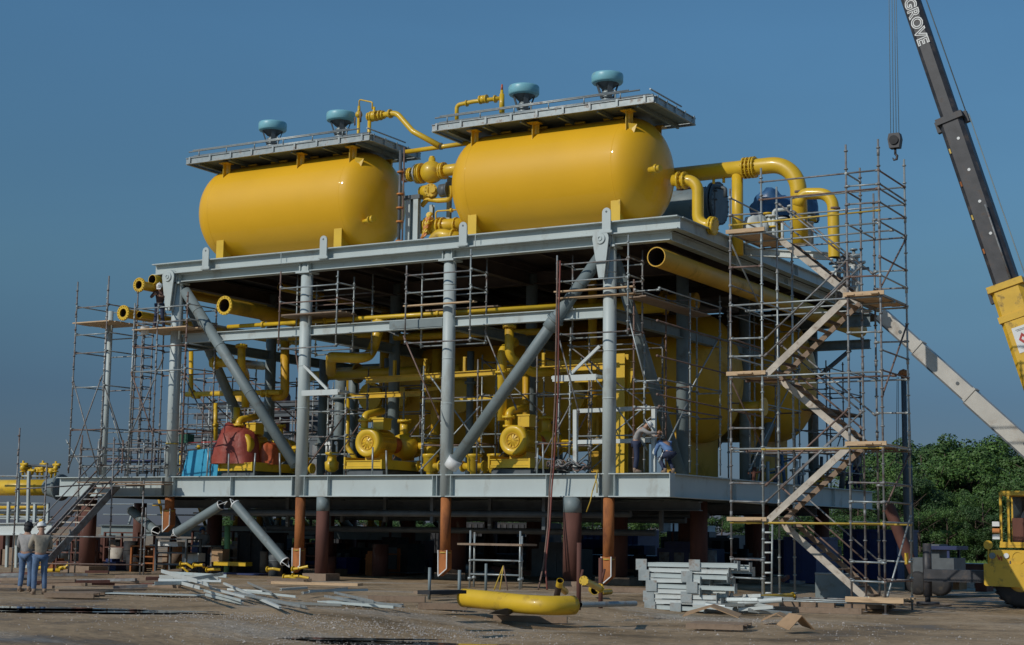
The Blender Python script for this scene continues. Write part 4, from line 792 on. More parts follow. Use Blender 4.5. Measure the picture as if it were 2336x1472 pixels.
# ---------------------------------------------------------------- left end scaffolds
xa, xb = A(160, 1000, -1.0).x, A(238, 700, -1.0).x
scaf('tall scaffold tower at the far left with a plank platform and crossed braces', [xa, xb+.15], [-1.0, .6], 3.6, 10.9, [9.95, 8.9, 8.2, 6.9, 5.3, 4.3], [(xa, xb+.2, -1.0, .7, 9.35)],
     [((xa, -1, 7.2), (xb, -1, 3.9)), ((xa, -1, 3.9), (xb, -1, 7.2)), ((xb+.15, -1, 7), (xb+.15, .6, 4)), ((xa, .6, 7.2), (xb, .6, 3.9))])
xc, xd = A(305, 760, -.9).x, A(420, 760, -.9).x
scaf('scaffold beside the first column carrying the hard-hatted worker', [xc, xc+1.15, xd+.1], [-.9, .7], 3.6, 10.1, [9.75, 9.2, 8.3, 7.4, 5.2], [(xc, xd, -.9, .8, 8.95)], [((xc, -.9, 7.3), (xc+1.15, -.9, 5.1)), ((xc+1.15, .7, 7.3), (xd+.1, .7, 5.2)), ((xc, .7, 8), (xc, -.9, 5))])
xe = A(300, 900, 6).x
scaf('slim ladder-like scaffold tower rising behind the left scaffolds', [xe, xe+.5], [6, 6.6], 3.6, 10.5, [4+.45*i for i in range(14)], (), (), m='galv2')
scaf('low railing scaffold along the left end of the lower deck', [-4.2+1.05*i for i in range(5)], [-.35, .55], 3.6, 4.9, [3.95, 4.6], (), [((-4.0, -.3, 3.7), (-5.0, -.3, 4.9))])
scaf('scaffold rack stacked with tubes at the back of the left end', [-9, -7.4, -5.8], [5.4, 7.2], 3.6, 5.4, [3.7, 4.1, 4.5, 4.9, 5.2], [(-9, -5.8, 5.4, 7.2, 4.45, 'x', 'dblue')], [((-9, 5.4, 3.6), (-7.4, 5.4, 5))], m='galv2')
# loose railing stanchions on the deck edge
for i, u in enumerate((473, 522, 580, 640, 850, 883, 1225, 1240)):
    x = A(u, 1050, -.05).x; o = MB().tube([(x, -.05, 3.58), (x+RS.uniform(-.05, .05), -.05, 3.58+RS.uniform(.7, 1.05))], .03, 8).build('stanchion', 'galv'); tag(o, 'bare grey stanchion stub standing on the front edge of the lower deck', 'post', 'stanchion stubs along the deck edge')

# access stair at the left
t = thing('scaffold_stair', 'steep grey scaffold stair climbing from the ground to the left end of the deck', 'stair', (-3, -2, 0))
a0, a1 = V((-2.45, -3.7, .25)), V((-2.05, -.55, 3.25)); b0, b1 = a0+V((-1.15, 0, 0)), a1+V((-1.15, 0, 0))
for a, b in ((a0, a1), (b0, b1)): MB().bar(a, b, .05, .26).build('stringer', 'galv2', t)
for i in range(14):
    k = (i+.5)/14; p = a0.lerp(a1, k); q = b0.lerp(b1, k); MB().bar(p, q, .24, .045).build('tread', RS.choice(('stringer', 'wood2', 'galv2', 'rtube')), t)
for a, b in ((a0, a1), (b0, b1)):
    ledger(t, a+V((0, 0, .95)), b+V((0, 0, .95)), 'galv2', 'handrail'); ledger(t, a+V((0, 0, .5)), b+V((0, 0, .5)), 'rtube', 'handrail')
for x, y, z1 in ((-2.3, -3.9, 3.9), (-3.75, -3.9, 5.2), (-2.0, -.9, 5.0), (-.2, -1.2, 3.4), (.9, -2.2, 2.4), (-3.7, -.9, 4.8), (-2.3, -2.6, 1.6)): post(t, x, y, 0, z1, 'galv2')
ledger(t, (-2.3, -3.9, 1.35), (.9, -2.2, 1.35), 'galv2'); ledger(t, (-2.0, -.9, 3.2), (-.2, -1.2, 3.2), 'galv2'); ledger(t, (-2.3, -3.9, .4), (.9, -2.2, .4), 'rtube'); ledger(t, (-3.75, -3.9, 3.0), (-2.0, -.9, 3.3), 'galv2')
planks(t, -3.6, .4, -.95, -.3, 3.32, 'x', 'wood2', .1); planks(t, -1.2, .9, -1.5, -.95, 3.22, 'x', 'wood2', .1)
for k in range(4):
    q = V((-.9+k*.4, -1.1, 3.4)); 
MB().box((-2.9, -3.55, 1.7), (-2.75, -3.5, 1.95)).build('yellow_tag', 'yellow', t)

# ---------------------------------------------------------------- tall zigzag stair tower
TX = [23.57, 24.5, 26.95, 27.85]; TY = [-3.6, -2.4, -1.2]; G0 = -.28
t = thing('stair_tower', 'tall zigzag scaffold stair tower with timber stringers at the right front of the frame', 'scaffold stair', (25.7, -2.4, -.25))
tops = {(0, 0): 11.4, (1, 0): 11.9, (2, 0): 12.3, (3, 0): 12.35, (1, 1): 11.6, (2, 1): 11.9, (1, 2): 11.5, (3, 2): 12.3, (0, 2): 10.9, (2, 2): 11.4, (3, 1): 0, (0, 1): 0}
for (i, j), z in tops.items():
    if not z: continue
    x, y = TX[i], TY[j]; c = MB().tube([(x, y, G0), (x, y, z)], .030, 8); zz = .1
    while zz < z-.1: c.tube([(x, y, zz), (x, y, zz+.035)], .056, 8); zz += .5
    c.tube([(x, y, G0), (x, y, G0+.02)], .09, 8)
    zz = 1.7+RS.random()
    while zz < z-.4: c.tube([(x, y, zz), (x, y, zz+.18)], .040, 8); zz += 2
    c.build('post', RS.choice(('galv', 'galv', 'galv2')), t)
LV = [(2.12, 0), (4.13, 1), (6.12, 0), (8.13, 1), (10.12, 0)]
for z, s in LV:
    xa, xb = (TX[0], TX[1]) if s == 0 else (TX[2], TX[3])
    planks(t, xa, xb, TY[0], TY[2], z, 'y', 'wood', .1); MB().box((xa-.1, TY[0]-.09, z-.02), (xb+.12, TY[0]-.05, z+.09)).build('toe_board', 'wood', t)
planks(t, TX[2]-.1, TX[3], TY[0], TY[2], .05, 'x', 'wood', .05)
MB().box((TX[2]-.15, TY[0]-.09, .02), (TX[3]+.5, TY[0]-.05, .16)).build('toe_board', 'wood', t)
for z, s in LV+[(.05, 1)]:
    mx_ = 'ytube' if z in (2.12,) else None
    for y in TY: ledger(t, (TX[0], y, z-.06), (TX[3], y, z-.06), mx_ or RS.choice(TM))
    for x in TX: ledger(t, (x, TY[0], z-.02), (x, TY[2], z-.02))
    for dz in (.5, 1.0):
        for a, b in (((TX[0], TY[0]), (TX[1], TY[0])), ((TX[2], TY[0]), (TX[3], TY[0])), ((TX[3], TY[0]), (TX[3], TY[2])), ((TX[0], TY[0]), (TX[0], TY[2])), ((TX[2], TY[2]), (TX[3], TY[2]))):
            if RS.random() < .85: ledger(t, (*a, z+dz+.02), (*b, z+dz))
for z in (11.5, 11.0): ledger(t, (TX[0]+.9, TY[0], z), (TX[3], TY[0], z)); ledger(t, (TX[3], TY[0], z), (TX[3], TY[2], z)); ledger(t, (TX[1], TY[2], z), (TX[3], TY[2], z)); ledger(t, (TX[2], TY[1], z), (TX[2], TY[0], z))
ledger(t, (TX[0], TY[0], 10.35), (TX[3], TY[0], 10.4), 'ytube'); ledger(t, (TX[1], TY[0], 4.05), (TX[3], TY[0], 4.05), 'ytube')
for a, b in (((TX[3], TY[2], 10), (TX[3]-.05, TY[0], 8.2)), ((TX[3], TY[2], 7.6), (TX[3], TY[0], 5.4)), ((TX[3], TY[2], 4), (TX[3], TY[0], 2.4)), ((TX[3], TY[2], 2.3), (TX[3], TY[0]+.2, .2)), ((TX[0], TY[0], 9.9), (TX[0], TY[2], 8.2)), ((TX[0], TY[0], 6), (TX[0], TY[2], 4.2))): ledger(t, a, b, RS.choice(('rtube', 'galv')), 'diagonal')
def flight(y0, y1, xa, za, xb, zb):
    for y in (y0+.03, y1-.03): MB().bar((xa, y, za), (xb, y, zb), .045, .18 if y < y0+.1 else .14).build('stringer', 'stringer' if y < y0+.1 else 'wood2', t)  # far stringer in darker wood, its shade put into the colour
    n = 9; up = zb > za
    for i in range(n):
        k = (i+.5)/n; x = xa+(xb-xa)*k; z = za+(zb-za)*k+.02
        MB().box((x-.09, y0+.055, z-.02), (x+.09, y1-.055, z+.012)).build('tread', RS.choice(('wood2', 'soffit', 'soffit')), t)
    for dz in (.55, 1.0):
        ledger(t, (xa, y0+.02, za+dz), (xb, y0+.02, zb+dz), RS.choice(('galv2', 'rtube')), 'handrail')
    ledger(t, (xa, y1-.02, za+1.0), (xb, y1-.02, zb+1.0), 'galv2', 'handrail')
A_, B_ = TX[1]+.08, TX[2]-.05
flight(TY[1], TY[2], B_+.1, .02, A_, 2.05); flight(TY[0], TY[1], A_, 2.08, B_, 4.08); flight(TY[1], TY[2], B_, 4.1, A_, 6.05); flight(TY[0], TY[1], A_, 6.08, B_, 8.08); flight(TY[1], TY[2], B_, 8.1, A_, 10.08)
MB().box((27.87, -1.9, 1.0), (27.93, -1.75, 1.3)).build('yellow_tag', 'yellow', t)
# dark platforms projecting from the far right of the module
t = thing('side_platform', 'dark steel side platform projecting behind the right stair landings', 'platform', (21, 15, 9))
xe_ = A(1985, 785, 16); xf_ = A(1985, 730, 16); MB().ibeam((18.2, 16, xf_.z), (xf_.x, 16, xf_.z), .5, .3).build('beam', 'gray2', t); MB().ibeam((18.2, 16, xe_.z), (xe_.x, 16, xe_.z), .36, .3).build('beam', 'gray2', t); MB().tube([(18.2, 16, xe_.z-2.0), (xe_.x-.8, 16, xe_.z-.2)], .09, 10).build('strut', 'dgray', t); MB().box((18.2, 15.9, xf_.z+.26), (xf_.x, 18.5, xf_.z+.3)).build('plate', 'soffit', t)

# low access frame in front
t = thing('trestle', 'low galvanised scaffold trestle standing between the third column and the red hoses', 'trestle', (16.5, -2.4, 0)); y = -2.4
xl, xm, xr = A(1047, 1300, y).x, A(1072, 1300, y).x, A(1186, 1300, y).x
for x, yy, z1 in ((xl, y+.9, 1.7), (xm, y, 1.75), (xr, y, 1.75), (xr-.45, y+.9, 1.6)): 
    MB().tube([(x, yy, 0), (x, yy, z1)], .032, 10).tube([(x, yy, .25), (x, yy, .33)], .07, 10).tube([(x, yy, .8), (x, yy, .86)], .05, 10).tube([(x, yy, 1.3), (x, yy, 1.36)], .05, 10).build('post', 'galv', t)
for z in (.42, .85): MB().tube([(xm, y, z), (xr, y, z)], .028, 8).build('rung', 'galv', t)
MB().box((xl-.05, y-.05, 1.3), (xr+.08, y+.9, 1.36)).build('plank_deck', 'wood2', t)
t = thing('ladder', 'narrow pale ladder standing behind the pile, left of the stair tower', 'ladder', (23.9, 1, 0))
for u in (1739, 1760): MB().tube([A(u, 1380, 1), A(u+2, 1195, 1)], .03, 8).build('rail', 'galv', t)
for i in range(8): v = 1215+i*23; MB().tube([A(1740, v, 1), A(1761, v, 1)], .028, 8).build('rung', 'lgray', t)
# ---------------------------------------------------------------- people
def skinmesh(name, verts, edges, rad, m, parent, extra=None, sub=1, root=0):
    me = bpy.data.meshes.new(name); me.from_pydata(verts, edges, []); o = bpy.data.objects.new(name, me); C.objects.link(o)
    sk = o.modifiers.new('s', 'SKIN'); sk.use_smooth_shade = True
    for i, v in enumerate(me.skin_vertices[0].data): v.radius = rad[i] if isinstance(rad[i], tuple) else (rad[i], rad[i]); v.use_root = (i == root)
    if sub: o.modifiers.new('b', 'SUBSURF').levels = sub
    dg = bpy.context.evaluated_depsgraph_get(); dg.update()
    nm = bpy.data.meshes.new_from_object(o.evaluated_get(dg)); bpy.data.objects.remove(o); bpy.data.meshes.remove(me)
    nm.name = name; mb = MB(); mb.add([v.co[:] for v in nm.vertices], [tuple(p.vertices) for p in nm.polygons], True); bpy.data.meshes.remove(nm)
    if extra: extra(mb)
    return mb.build(name, m, parent)
def person(label, loc, rz, J={}, shirt='khaki', trousers='denim', hat='white', hatstyle=0, s=1.0, hair=False, grp=None):
    P = dict(pelvis=(0, 0, .95), waist=(0, 0, 1.08), chest=(0, .01, 1.30), neck=(0, 0, 1.47), head=(0, .02, 1.60), top=(0, .0, 1.68),
             shL=(-.19, 0, 1.42), elL=(-.25, .02, 1.14), wrL=(-.22, .15, .92), shR=(.19, 0, 1.42), elR=(.25, .02, 1.14), wrR=(.22, .15, .92),
             hpL=(-.10, 0, .90), knL=(-.12, .03, .50), anL=(-.13, -.02, .09), hpR=(.10, 0, .90), knR=(.12, .03, .50), anR=(.13, -.02, .09), toL=None, toR=None)
    P.update(J)
    for q in 'LR':
        if P['to'+q] is None: a = V(P['an'+q]); P['to'+q] = tuple(a+V((0, .17, -.05)))
    P = {k: V(v)*s for k, v in P.items()}
    t = thing('person', label, 'person', loc, grp, local=True, rz=rz)
    ks = list(P); vs = [P[k] for k in ks]; ix = {k: i for i, k in enumerate(ks)}
    E = [('pelvis', 'waist'), ('waist', 'chest'), ('chest', 'neck'), ('neck', 'head'), ('head', 'top'), ('pelvis', 'hpL'), ('pelvis', 'hpR')]
    for q in 'LR': E += [('chest', 'sh'+q), ('sh'+q, 'el'+q), ('el'+q, 'wr'+q), ('hp'+q, 'kn'+q), ('kn'+q, 'an'+q), ('an'+q, 'to'+q)]
    rad = dict(pelvis=.13, waist=.115, chest=.14, neck=.055, head=(.078, .088), top=(.06, .07), shL=.062, shR=.062, elL=.042, elR=.042, wrL=.028, wrR=.028, hpL=.085, hpR=.085, knL=.055, knR=.055, anL=.04, anR=.04, toL=.035, toR=.035)
    rr = [(rad[k][0]*s, rad[k][1]*s) if isinstance(rad[k], tuple) else rad[k]*s for k in ks]
    hd = P['head']; fwd = V((0, 1, 0)); nk = (P['head']-P['neck']).normalized(); face = (fwd-nk*fwd.dot(nk)).normalized(); side = face.cross(nk)
    def extra(mb):
        mb.sphere(hd+face*.092*s, .018*s, 8, 6, (1, 1, 1.5)); mb.sphere(hd+side*.082*s, .025*s, 8, 6, (.5, .8, 1.2)); mb.sphere(hd-side*.082*s, .025*s, 8, 6, (.5, .8, 1.2)); mb.sphere(hd+face*.05*s-nk*.075*s, .045*s, 10, 6)
        for q, sg in (('L', -1), ('R', 1)):
            w_ = P['wr'+q]; d = (w_-P['el'+q]).normalized(); sd = d.cross(V((0, 1, .2))).normalized(); up = sd.cross(d)
            mb.tube([w_-d*.01, w_+d*.03*s, w_+d*.085*s], [.028*s, .040*s, .036*s], 8)
            for f in range(4):
                o_ = sd*(-.027+.018*f)*s; L = (.065, .078, .072, .055)[f]*s; b0 = w_+d*.08*s+o_
                mb.tube([b0, b0+d*L*.5+up*.008*s, b0+d*L*.8+up*.03*s], [.0095*s, .009*s, .007*s], 6)
            mb.tube([w_+d*.03*s+sd*.032*s*-sg, w_+d*.06*s+sd*.06*s*-sg+up*.01, w_+d*.09*s+sd*.065*s*-sg+up*.03*s], [.012*s, .011*s, .008*s], 6)
    skinmesh('body', vs, [(ix[a], ix[b]) for a, b in E], rr, 'skin', t, extra, 1, ix['pelvis'])
    def part(nm, keys, edges, radii, m):
        vv = [P[k] if isinstance(k, str) else k for k in keys]; skinmesh(nm, vv, edges, [r*s if not isinstance(r, tuple) else (r[0]*s, r[1]*s) for r in radii], m, t, None, 1, 0)
    wl = lambda a, b, k: P[a].lerp(P[b], k)
    part('shirt', ['pelvis', 'waist', 'chest', wl('chest', 'neck', .7), 'shL', 'elL', wl('elL', 'wrL', .9), 'shR', 'elR', wl('elR', 'wrR', .9)],
         [(0, 1), (1, 2), (2, 3), (2, 4), (4, 5), (5, 6), (2, 7), (7, 8), (8, 9)], [(.165, .125), (.15, .12), (.17, .125), .08, .085, .06, .045, .085, .06, .045], shirt)
    part('trousers', [wl('pelvis', 'waist', .2), 'hpL', 'knL', wl('knL', 'anL', .97), 'hpR', 'knR', wl('knR', 'anR', .97)], [(0, 1), (1, 2), (2, 3), (0, 4), (4, 5), (5, 6)], [(.15, .115), .105, .078, .068, .105, .078, .068], trousers)
    for q in 'LR': MB().tube([P['an'+q]+V((0, -.05, -.045))*s, P['an'+q]+V((0, .03, -.04))*s, P['to'+q]+V((0, .03, -.0))*s], [.045*s, .05*s, .035*s], 10).tube([P['an'+q]+V((0, -.01, .06))*s, P['an'+q]+V((0, -.01, -.05))*s], .052*s, 10).build('boot', 'wood2', t)
    if hat:
        h = MB(); c = hd+nk*.075*s; x = side
        h.lathe(c, nk, [(-.015*s, .118*s), (-.005*s, .122*s), (.02*s, .116*s), (.06*s, .105*s), (.095*s, .075*s), (.112*s, .035*s), (.116*s, 0)], 20, x)
        if hatstyle: h.lathe(c, nk, [(0, .1*s), (-.012*s, .225*s), (-.025*s, .225*s), (-.015*s, .1*s)], 20, x)
        else: h.add([c+side*.1*s+face*.05*s, c+side*.07*s+face*.17*s-nk*.02*s, c-side*.07*s+face*.17*s-nk*.02*s, c-side*.1*s+face*.05*s], [(0, 1, 2, 3)])
        h.bar(c-face*.1*s+nk*.075*s, c+face*.09*s+nk*.075*s, .02*s, .085*s, nk)
        h.build('hard_hat', hat, t)
    if hair: 
        MB().sphere(hd-face*.015*s+nk*.0*s, .105*s, 14, 8, (.95, 1, 1.05)).build('hood', 'black', t)
    return t
toC = lambda p: atan2(CAM.y-p[1], CAM.x-p[0])-pi/2       # rz that faces the camera
fold = dict(elL=(-.27, .05, 1.15), wrL=(-.02, .24, 1.14), elR=(.27, .05, 1.15), wrR=(.02, .22, 1.20))
p = at(88, 1357, 'z', 0); person('man in khaki shirt and jeans with a white hard hat, seen from behind', (p.x, p.y, 0), toC(p)+pi+.25, fold, 'khaki', 'denim', 'white', s=1.02, grp=None)
p = at(56, 1351, 'z', 0); person('man in pale shirt and jeans with a dark welding hood, seen from behind', (p.x, p.y, 0), toC(p)+pi-.5, fold, 'grayc', 'denim', 'black', hatstyle=0, hair=True, s=1.02)
p = A(461, 1290, 3.3); person('worker in pale shirt and navy trousers with a blue hard hat under the deck', (p.x, 3.3, 0), toC(p)+pi+.3, dict(elR=(.26, .1, 1.15), wrR=(.15, .35, 1.15), elL=(-.26, .1, 1.15), wrL=(-.15, .35, 1.2), head=(0, .08, 1.58), top=(0, .09, 1.66)), 'grayc', 'navy', mat('hat_blue', (.05, .2, .5), .35))
x = A(362, 760, -.35).x; person('worker in dark brown jacket and white hard hat on the left scaffold platform', (x, -.35, 9.0), toC((x, 0))-.3, dict(head=(0, .10, 1.57), top=(0, .12, 1.65), elL=(-.33, .1, 1.2), wrL=(-.12, .3, 1.22), elR=(.33, .1, 1.2), wrR=(.12, .3, 1.28), anL=(-.18, -.05, .09), anR=(.16, .05, .09)), 'brownc', 'navy', 'white')
x = A(1449, 1080, .15).x; person('standing worker in white broad-brimmed hard hat reaching sideways behind the painted frame', (x, .2, 3.59), -1.2, dict(chest=(0, .12, 1.28), neck=(0, .24, 1.40), head=(0, .34, 1.46), top=(0, .38, 1.53), shL=(-.18, .18, 1.36), shR=(.18, .18, 1.36), elR=(.22, .42, 1.22), wrR=(.1, .68, 1.25), elL=(-.22, .4, 1.2), wrL=(-.05, .64, 1.15)), 'grayc', 'navy', 'white', 1)
x = A(1530, 1080, .6).x; person('crouching worker in blue shirt bent over on the deck beside the painted frame', (x, .55, 3.59), 1.0, dict(pelvis=(0, 0, .62), waist=(0, .1, .74), chest=(0, .28, .90), neck=(0, .42, .97), head=(0, .53, .98), top=(0, .6, .99), shL=(-.19, .34, .95), shR=(.19, .34, .95), elL=(-.24, .46, .68), wrL=(-.1, .66, .5), elR=(.24, .46, .68), wrR=(.1, .66, .5), hpL=(-.1, 0, .58), hpR=(.1, 0, .58), knL=(-.17, .36, .46), knR=(.17, .36, .46), anL=(-.15, .05, .09), anR=(.15, .05, .09)), 'bluec', 'navy', None, hair=True)
x = A(1958, 1110, 19.5).x; person('worker in grey shirt standing at the far right corner of the lower deck', (min(x, 19.9), 19.3, 3.59), 2.5, {}, 'grayc', 'navy', 'white')
o = MB().lathe(A(330, 764, -.6)+V((0, 0, 0)), (0, 0, 1), [(0, 0), (0, .14), (.3, .17), (.31, .175), (.32, .17), (.3, .155), (.1, .14)], 18).build('bucket', 'white'); tag(o, 'white bucket on the left scaffold platform by the worker\'s feet', 'bucket')

# ---------------------------------------------------------------- hoses and straps
t = thing('hose_bundle', 'two dark red hoses hanging from the scaffold past the lower deck to the ground', 'hoses', (16, -.6, 0))
for k in range(2):
    o_ = k*.1; y = -.62-k*.03; pts = [A(1272+k*6, 595, y), A(1270+k*5, 700, y), A(1267+k*6, 900, y), A(1258+k*5, 1070, y), A(1254+k*5, 1110, y), A(1250+k*4, 1200, y-.3), A(1240+k*4, 1290, y-.6), A(1228+k*20, 1345, y-1.0)]
    MB().tube(fillet(pts, 1), .028, 8).build('hose', 'cable' if k else 'rtube', t)
t = thing('tie_strap', 'yellow rope ends dangling over the lower deck edge at the fourth column', 'strap', A(1358, 1080, -.3))
for k, (u0, v0, u1, v1) in enumerate(((1363, 1072, 1352, 1120), (1352, 1118, 1338, 1168), (1358, 1085, 1362, 1125))): MB().tube([A(u0, v0, -.3), A((u0+u1)/2+2, (v0+v1)/2, -.32), A(u1, v1, -.3)], .02, 6).build('rope', 'ytube', t)

# ---------------------------------------------------------------- steel and timber on the ground
G = lambda u, v, z=0.: at(u, v, 'z', z)
def piece(name, label, cat, kind, a, b, h, w_, m, grp, twist=0):
    a = V(a); b = V(b); mb = MB(); up = V((sin(twist)*.7, -sin(twist)*.7, cos(twist)))
    if kind == 'chan':
        mb.ibeam(a, b, h, w_, .012, .012, up, chan=.98)
    elif kind == 'ang': d = (b-a).normalized(); sd = d.cross(up).normalized(); mb.bar(a, b, w_, .012, up).bar(a+sd*w_/2+up*h/2, b+sd*w_/2+up*h/2, .012, h, up)
    elif kind == 'tube': mb.tube([a, b], w_, 12, (2, 2))
    elif kind == 'H': mb.ibeam(a, b, h, w_, .014, .012, up)
    else: mb.bar(a, b, w_, h, up)
    o = mb.build(name, m); tag(o, label, cat, grp); return o
CH = [((511, 1331), (639, 1386), .12), ((567, 1331), (623, 1356), .1), ((536, 1352), (688, 1383), .16), ((466, 1349), (552, 1373), .10), ((470, 1357), (553, 1376), .05), ((566, 1352), (677, 1364), .06), ((742, 1360), (829, 1376), .1),
      ((765, 1354), (855, 1375), .18), ((690, 1353), (791, 1342), .12), ((748, 1376), (900, 1388), .05), ((705, 1349), (838, 1346), .2), ((768, 1366), (920, 1386), .08), ((520, 1345), (600, 1350), .05), ((600, 1375), (780, 1382), .03), ((640, 1345), (700, 1341), .15), ((560, 1360), (700, 1388), .03), ((480, 1342), (560, 1362), .15)]
GRP = 'loose pale steel sections strewn on the mud'
for i, (a, b, z) in enumerate(CH): piece('steel_section', 'pale grey steel section lying loose on the mud before the left bays', 'steel section', ('chan', 'ang')[i % 2], G(*a, z), G(*b, z), .055, .06, RS.choice(('lgray', 'gray', 'gray', 'galv')), GRP, RS.uniform(-.6, .6))
AN = [((372, 1306), (455, 1330), .55), ((366, 1318), (500, 1322), .4), ((362, 1328), (505, 1330), .2), ((380, 1310), (520, 1318), .3), ((350, 1335), (470, 1332), .15), ((430, 1325), (505, 1312), .45), ((390, 1326), (460, 1345), .15), ((410, 1315), (480, 1338), .25)]
for i, (a, b, z) in enumerate(AN): piece('steel_angle', 'whitish steel angle in the low heap in front of the first column', 'steel section', 'ang', G(*a, z), G(*b, z), .09, .10, RS.choice(('lgray', 'lgray', 'gray')), 'whitish steel angles heaped before the first column', RS.uniform(-.8, .8))
for l, a, b, h, w_, m, z in (('long rusty plank under the thick prop right of the second column', (625, 1329), (822, 1334), .08, .4, 'wood', .1), ('pale flat steel strip on the mud left of the loose sections', (215, 1352), (465, 1358), .02, .5, 'gray', .03),
    ('long pale steel flat at the edge of the mud, left of the third column', (740, 1372), (905, 1380), .03, .5, 'gray', .03), ('grey weathered plank lying before the stair foot', (130, 1347), (330, 1345), .05, .25, 'wood2', .08),
    ('dark timber lying across the mud before the left stair', (110, 1358), (250, 1350), .07, .2, 'wood2', .05)): piece('plank', l, 'plank', 'bar', G(*a, z), G(*b, z), h, w_, m, None)
def pallet(u, v, rz, label, s=1):
    p = G(u, v); t = thing('pallet', label, 'pallet', (p.x, p.y, gz(p.x, p.y)), None, True, rz); mb = MB()
    for k in range(7): mb.box((-.6, -.5+k*.155, .11), (.6, -.5+k*.155+.1, .13))
    mb.build('top_boards', 'wood2', t); mb = MB()
    for k in (-.5, -.03, .44): mb.box((-.6, k, .02), (.6, k+.08, .108))
    mb.build('bearers', 'wood2', t)
pallet(170, 1364, .5, 'old wooden pallet lying before the foot of the left stair'); pallet(1640, 1408, .2, 'old wooden pallet under cardboard in front of the galvanised pile'); pallet(1985, 1368, .1, 'dark pallet under the base of the tall stair tower'); pallet(660, 1330, .4, 'wooden pallet at the foot of the second column')
for i, (u, v, L, rz, l) in enumerate(((1010, 1387, 1.1, .5, 'thick timber block left of the bent yellow pipe'), (1210, 1397, 1.6, .4, 'timber baulk under the right end of the bent yellow pipe'), (905, 1372, 1.4, .45, 'square timber lying left of the rubber stack'), (1130, 1380, 1.3, .5, 'timber under the middle of the bent yellow pipe'), (1480, 1352, 1.6, .3, 'reddish timber lying left of the galvanised pile'), (1380, 1350, 2.4, .4, 'long red-brown timber behind the rusty pegs'), (1760, 1362, 3.6, .1, 'long red-brown timber under the yellow pipe right of the pile'), (1850, 1375, 2.6, .2, 'dark sleeper lying left of the stair tower foot'))):
    p = G(u, v); t = V((cos(rz), sin(rz), 0)); o = MB().bar(V((p.x, p.y, gz(p.x, p.y)+.06))-t*L/2, V((p.x, p.y, gz(p.x, p.y)+.06))+t*L/2, .2, .14).build('timber', 'wood2' if i % 2 == 0 else 'wood2'); tag(o, l, 'timber')
# bent yellow pipe
pts = [G(1060, 1364, .26), G(1130, 1371, .24), G(1190, 1378, .22), G(1250, 1381.5, .21), G(1308, 1381, .205)]
t = thing('bent_pipe', 'bright yellow bent pipe lying on timbers in the mud, open at its left end', 'pipe', pts[2]); pp = []
for i in range(17):
    k = i/16*4; j = min(int(k), 3); f = k-j; a = pts[max(j-1, 0)]; b = pts[j]; c = pts[j+1]; d = pts[min(j+2, 4)]
    pp.append(.5*((2*b)+(c-a)*f+(2*a-5*b+4*c-d)*f*f+(3*b-3*c+d-a)*f**3))
MB().tube(pp, .20, 28, (2, 1)).build('pipe', 'yellow', t); MB().flange(pp[0], pp[1]-pp[0], .208, .03, 28, hole=.18).build('bevelled_rim', 'ytube', t)
o = MB().add([G(1115, 1400, 0), G(1160, 1404, 0), G(1178, 1394, .02), G(1158, 1388, .17), G(1138, 1392, .13), G(1140, 1388, .0)], [(0, 1, 3, 4), (1, 2, 3), (0, 4, 5), (3, 2, 5), (4, 3, 5), (0, 5, 2, 1)]).build('rubber_mat', 'black'); tag(o, 'crumpled black rubber mat in front of the bent yellow pipe', 'mat')
t = thing('sling', 'yellow lifting sling and dark rope tied round the bent yellow pipe', 'sling', G(1142, 1350))
for u in (1130, 1142, 1158): p_ = G(1142, 1372, .25); MB().tube([p_+V((0, .1, .75)), p_+V(((u-1143)*.012, -.02, .235))], .015, 6).build('strand', 'ytube' if u < 1150 else 'rtube', t)
for i in range(9):
    p = G(950+RS.uniform(0, 30), 1352, .06+.11*i*.6); q = G(1048+RS.uniform(-20, 5), 1350, .06+.11*i*.6); o = MB().bar(p, q, .3, .07).build('rubber_slab', RS.choice(('black', 'boom', 'wood2'))); tag(o, 'dark slab in the stack behind the left end of the bent yellow pipe', 'slab', 'dark slabs stacked behind the bent yellow pipe')
for i, (u, v0, v1) in enumerate(((979, 1368, 1300), (1047, 1378, 1300), (1108, 1350, 1300))):
    o = MB().tube([G(u, v0), V((G(u, v0).x, G(u, v0).y, .8))], .04, 8).build('stake', 'gray2'); tag(o, 'grey steel stake by the dark slab stack, %s' % ('left one', 'middle one', 'right one')[i], 'stake')
for i, (u, v) in enumerate(((1320, 1392), (1370, 1388))):
    p = G(u, v); o = MB().tube([(p.x, p.y, 0), (p.x, p.y, 1.15 if i else 1.5)], .055, 8).tube([(p.x, p.y, .5), (p.x+.1, p.y, .9)], .03, 6).build('peg', 'rust2'); tag(o, 'rusty steel peg standing in the mud %s' % ('at the right end of the bent yellow pipe', 'between the bent pipe and the galvanised pile')[i], 'peg')
piece('galvanised_tube', 'galvanised tube lying from the rusty pegs to the galvanised pile', 'tube', 'tube', G(1325, 1380, .22), G(1450, 1377, .22), .1, .06, 'galv', None)
